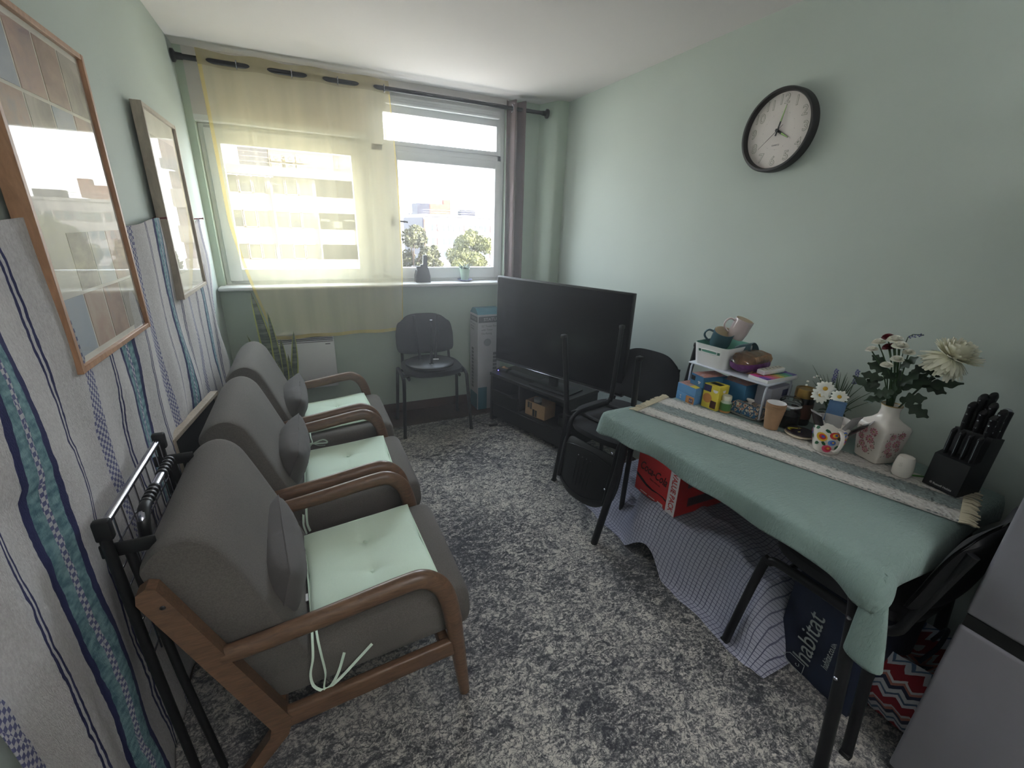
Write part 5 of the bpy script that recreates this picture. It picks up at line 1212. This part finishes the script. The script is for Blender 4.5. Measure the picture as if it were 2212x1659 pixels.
# bouquet: parts of the vase's flowers, standing in the vase = one thing
bq = empty('bouquet', (0, 0, 0), 0, 'bouquet of small white and red flowers, leaves and one large white chrysanthemum', 'flowers')
O = V((2.312, .695, .955))
def pom(c, r_, nrm_, mat=M_petal, rings_=5):
    zv = V(nrm_).normalized(); xv = zv.orthogonal().normalized(); Mx = frame(c, xv, zv.cross(xv)); m = MB()
    r_ *= 1.12; rings_ += 1
    for i in range(rings_):
        el = R(-4+i*84/rings_); nn = 20-i*2
        for k in range(nn):
            a = 2*pi*k/nn+i*.4; Mr = Mx @ Matrix.Rotation(a, 4, 'Z') @ Matrix.Rotation(-el, 4, 'Y')
            m.grid(lambda u, v: (u*r_*(1-.06*i), (v-.5)*r_*.42*sin(pi*(.1+.75*u)), .16*r_*u*u), 3, 2, Mr)
    m.done('pompom_bloom', mat, bq)
    base_ = V(c); MB().tube([O+V((random.uniform(-.012, .012), random.uniform(-.012, .012), -.03)), O.lerp(base_, .5)+V((0, 0, .02)), base_-zv*.004], .002, 6, smooth=4).done('stem', M_green, bq)
for y, z, x, r_ in ((.743, 1.183, 2.30, .021), (.782, 1.166, 2.29, .018), (.716, 1.170, 2.28, .021), (.79, 1.139, 2.28, .017), (.70, 1.150, 2.31, .016), (.708, 1.128, 2.27, .017), (.722, 1.106, 2.25, .016), (.745, 1.16, 2.34, .017)):
    pom((x, y, z), r_, (-.25, (y-.72)*3, 1))
for y, z in ((.776, 1.182), (.765, 1.150), (.752, 1.155)):
    pom((2.325, y, z), .017, (-.3, .3, .8), M_red, 4)
cc0 = V((2.345, .603, 1.160)); zv = V((.0, -.42, .85)).normalized(); xv = zv.orthogonal().normalized(); Mx = frame(cc0, xv, zv.cross(xv))
M_chr = Mat('ivory_petal', (.93, .92, .85), .55, var=.04)
m = MB(); rg = random.Random(9)
for i in range(10):
    el = R(-34+i*12); nn = 32-i*2
    for k in range(nn):
        a = 2*pi*k/nn+i*.37+rg.uniform(-.1, .1); L_ = .076*(1-.04*i)*rg.uniform(.85, 1.12); Mr = Mx @ Matrix.Rotation(a, 4, 'Z') @ Matrix.Rotation(-el, 4, 'Y')
        if (Mr @ V((L_, 0, 0))).x > W-.012: L_ *= .7
        m.grid(lambda u, v: (u*L_, (v-.5)*.017*sin(pi*(.08+.78*u)), (-.016 if i < 3 else .016)*u*u*(1 if i < 3 else 1)+.003*abs(v-.5)), 5, 2, Mr)
m.done('chrysanthemum_bloom', M_chr, bq)
MB().tube([O+V((0, 0, -.04)), O+V((.02, -.035, .06)), cc0-zv*.01-V((0, 0, .004))], [.003, .003, .004], 8, smooth=6).done('stem', M_green, bq)
MB().lathe([(0, -.012), (.012, -.008), (.016, 0), (0, .002)], 12, Mx).done('calyx', M_green, bq)
def leaf(base_, tip, w, lobes=True, mat=None):
    b_, t_ = V(base_), V(tip); dd = (t_-b_); L_ = dd.length; dd.normalize(); sd = dd.cross(V((rg.uniform(-.4, .4)-.9, rg.uniform(-.3, .3), .35))).normalized(); up_ = sd.cross(dd)
    def f(u, v):
        lob = (1+.35*sin(u*19)) if lobes else 1
        return b_+dd*L_*u+sd*(v-.5)*2*w*sin(pi*(u*.92+.04))**.8*lob+up_*(-.18*L_*u*u+.25*w*abs(v-.5))
    o = MB().grid(f, 16, 4).done('leaf', mat or M_leafd, bq); return o
for b_, t_, w in (((2.30, .72, .99), (2.28, .825, 1.035), .014), ((2.28, .73, 1.05), (2.26, .79, 1.06), .015), ((2.28, .72, 1.08), (2.25, .775, 1.10), .015), ((2.30, .70, 1.00), (2.28, .77, .96), .014), ((2.28, .69, 1.02), (2.26, .735, 1.00), .016),
                  ((2.30, .69, 1.04), (2.31, .66, 1.10), .017), ((2.31, .68, 1.03), (2.33, .625, 1.09), .017), ((2.33, .65, 1.05), (2.35, .56, 1.09), .014), ((2.33, .65, 1.06), (2.35, .585, 1.045), .015), ((2.32, .665, .985), (2.33, .60, .955), .018), ((2.31, .68, .99), (2.32, .62, 1.02), .018),
                  ((2.29, .70, 1.10), (2.27, .665, 1.15), .014), ((2.29, .74, 1.02), (2.27, .77, 1.04), .016), ((2.28, .70, 1.06), (2.25, .725, 1.09), .016), ((2.30, .67, 1.09), (2.32, .64, 1.135), .014), ((2.32, .66, 1.10), (2.34, .60, 1.12), .014), ((2.29, .71, .99), (2.26, .75, .975), .012),
                  ((2.30, .69, .99), (2.27, .70, 1.05), .016), ((2.33, .70, 1.0), (2.37, .73, 1.08), .018), ((2.33, .69, 1.02), (2.38, .66, 1.09), .018), ((2.30, .745, 1.10), (2.29, .79, 1.12), .012), ((2.33, .62, 1.09), (2.36, .60, 1.13), .012)):
    leaf(b_, t_, w)
m = MB()
for k in range(14): a = k*2.4; m.lathe([(0, -.002), (.0028, 0), (0, .003)], 6, Matrix.Translation((2.31+cos(a)*.004, .715-k*.0026, 1.20+k*.0012+sin(a)*.004)))
m.done('lavender_sprig', Mat('lavender', (.34, .32, .55), .8), bq); MB().tube([O, (2.31, .71, 1.1), (2.31, .716, 1.2), (2.31, .68, 1.215)], .0014, 5, smooth=3).done('stem', M_green, bq)
# shaker
r = empty('salt_shaker', (2.262, .590, .7605), 0, 'small white ceramic salt shaker between the vase and knife block', 'shaker')
MB().lathe([(0, 0), (.021, 0), (.026, .008), (.0265, .03), (.023, .062), (.020, .070), (.012, .074), (0, .075)], 32, sx=.95, sy=1.0, power=2.6).done('body', M_ceramic, r)
text('embossed_letter', 'S', M_ceramic, r, (-.0262, 0, .045), (0, -1, 0), (0, 0, 1), .022, extrude=.0008)
tag(MB().tube([(2.275, .585, .764), (2.33, .54, .765), (2.37, .53, .764)], .003, 8).done('green_straw', Mat('green_plastic', (.24, .50, .18), .4)), 'thin green stalk lying on the table behind the salt shaker', 'stalk')
# knife block
kb = empty('knife_block', (2.268, .448, .7605), R(-8), 'black stepped knife block full of black-handled knives at the right end', 'knife block')
M_kb = Mat('black_block', (.085, .085, .095), .45)
KW = .092
MX = Matrix(((1, 0, 0, 0), (0, 0, 1, 0), (0, 1, 0, 0), (0, 0, 0, 1)))
MB().prism([(0, 0), (.106, 0), (.116, .185), (.054, .195), (.044, .118), (.006, .108)], 0, KW, MX).done('block', M_kb, kb)
text('lettering', '® Russell Hobbs', M_wp, kb, (-.0006, .045, .014), (0, -1, 0), (.1, 0, 1), .0095, .058)
def knife(x, y, z, L_, w, lean, big_=True):
    r = empty('knife', (0, 0, 0)); r.parent = kb; bpy.data.objects.remove(r)
    d_ = V((-sin(R(lean)), 0, cos(R(lean)))); b_ = V((x, y, z)); sd = V((cos(R(lean)), 0, sin(R(lean))))
    m = MB().tube([b_-d_*.01, b_+d_*.003, b_+d_*L_*.3, b_+d_*L_*.7, b_+d_*L_*.92+sd*.002, b_+d_*L_], [w*.6, w*.8, w*.92, w*.85, w*1.05, w*.7], 12, smooth=3, ry=.62, up=(0, 1, 0)); o = m.done('knife_handle', M_black, kb)
    if big_:
        for t_ in (.3, .62, .88): MB().lathe([(0, 0), (.0028, 0), (.002, .0012), (0, .0014)], 8, frame(b_+d_*L_*t_+V((0, -w*.60, 0)), (0, 0, 1), (1, 0, 0))).done('rivet', M_chrome, o); MB().lathe([(0, 0), (.0028, 0), (.002, .0012), (0, .0014)], 8, frame(b_+d_*L_*t_-sd*w*.88, (0, 1, 0), (0, 0, 1))).done('rivet', M_chrome, o)
    else: MB().tube([b_+d_*L_*.1-sd*w*.8, b_+d_*L_*.9-sd*w*.85], .0012, 6).done('tang', M_chrome, o)
for k in range(4): knife(.026, .013+k*.022, .114, .080, .0105, -1, False)
for x, y, z, L_, w in ((.064, .076, .190, .088, .0155), (.066, .047, .190, .072, .015), (.064, .019, .190, .066, .0155), (.084, .068, .188, .118, .016), (.086, .040, .188, .10, .015), (.084, .014, .188, .088, .0155), (.102, .056, .186, .128, .016)): knife(x, y, z, L_, w, 3)
r = MB().tube([(.103, .016, .17), (.103, .016, .21), (.102, .016, .272)], [.013, .0125, .0145], 14, smooth=3).done('sharpener_handle', M_black, kb)
for z in (.194, .274): MB().lathe([(0, -.004), (.010, -.002), (.011, .003), (.006, .007), (0, .008)], 16, Matrix.Translation((.1025, .016, z))).done('steel_cap', M_chrome, r)

# ------------------------------------------------------------------ scattering volume added to imitate lens glare round the window
t = NT('glare_volume'); vsc = t.n('ShaderNodeVolumeScatter'); vsc.inputs['Density'].default_value = .05; vsc.inputs['Anisotropy'].default_value = .75
t.l(vsc.outputs[0], t.out.inputs['Volume'])
glare_vol = MB().box((W/2, .9, 1.2), (W-.004, 5.0, 2.39)).done('glare_volume', t.m); glare_vol['kind'] = 'stuff'; glare_vol.display_type = 'WIRE'
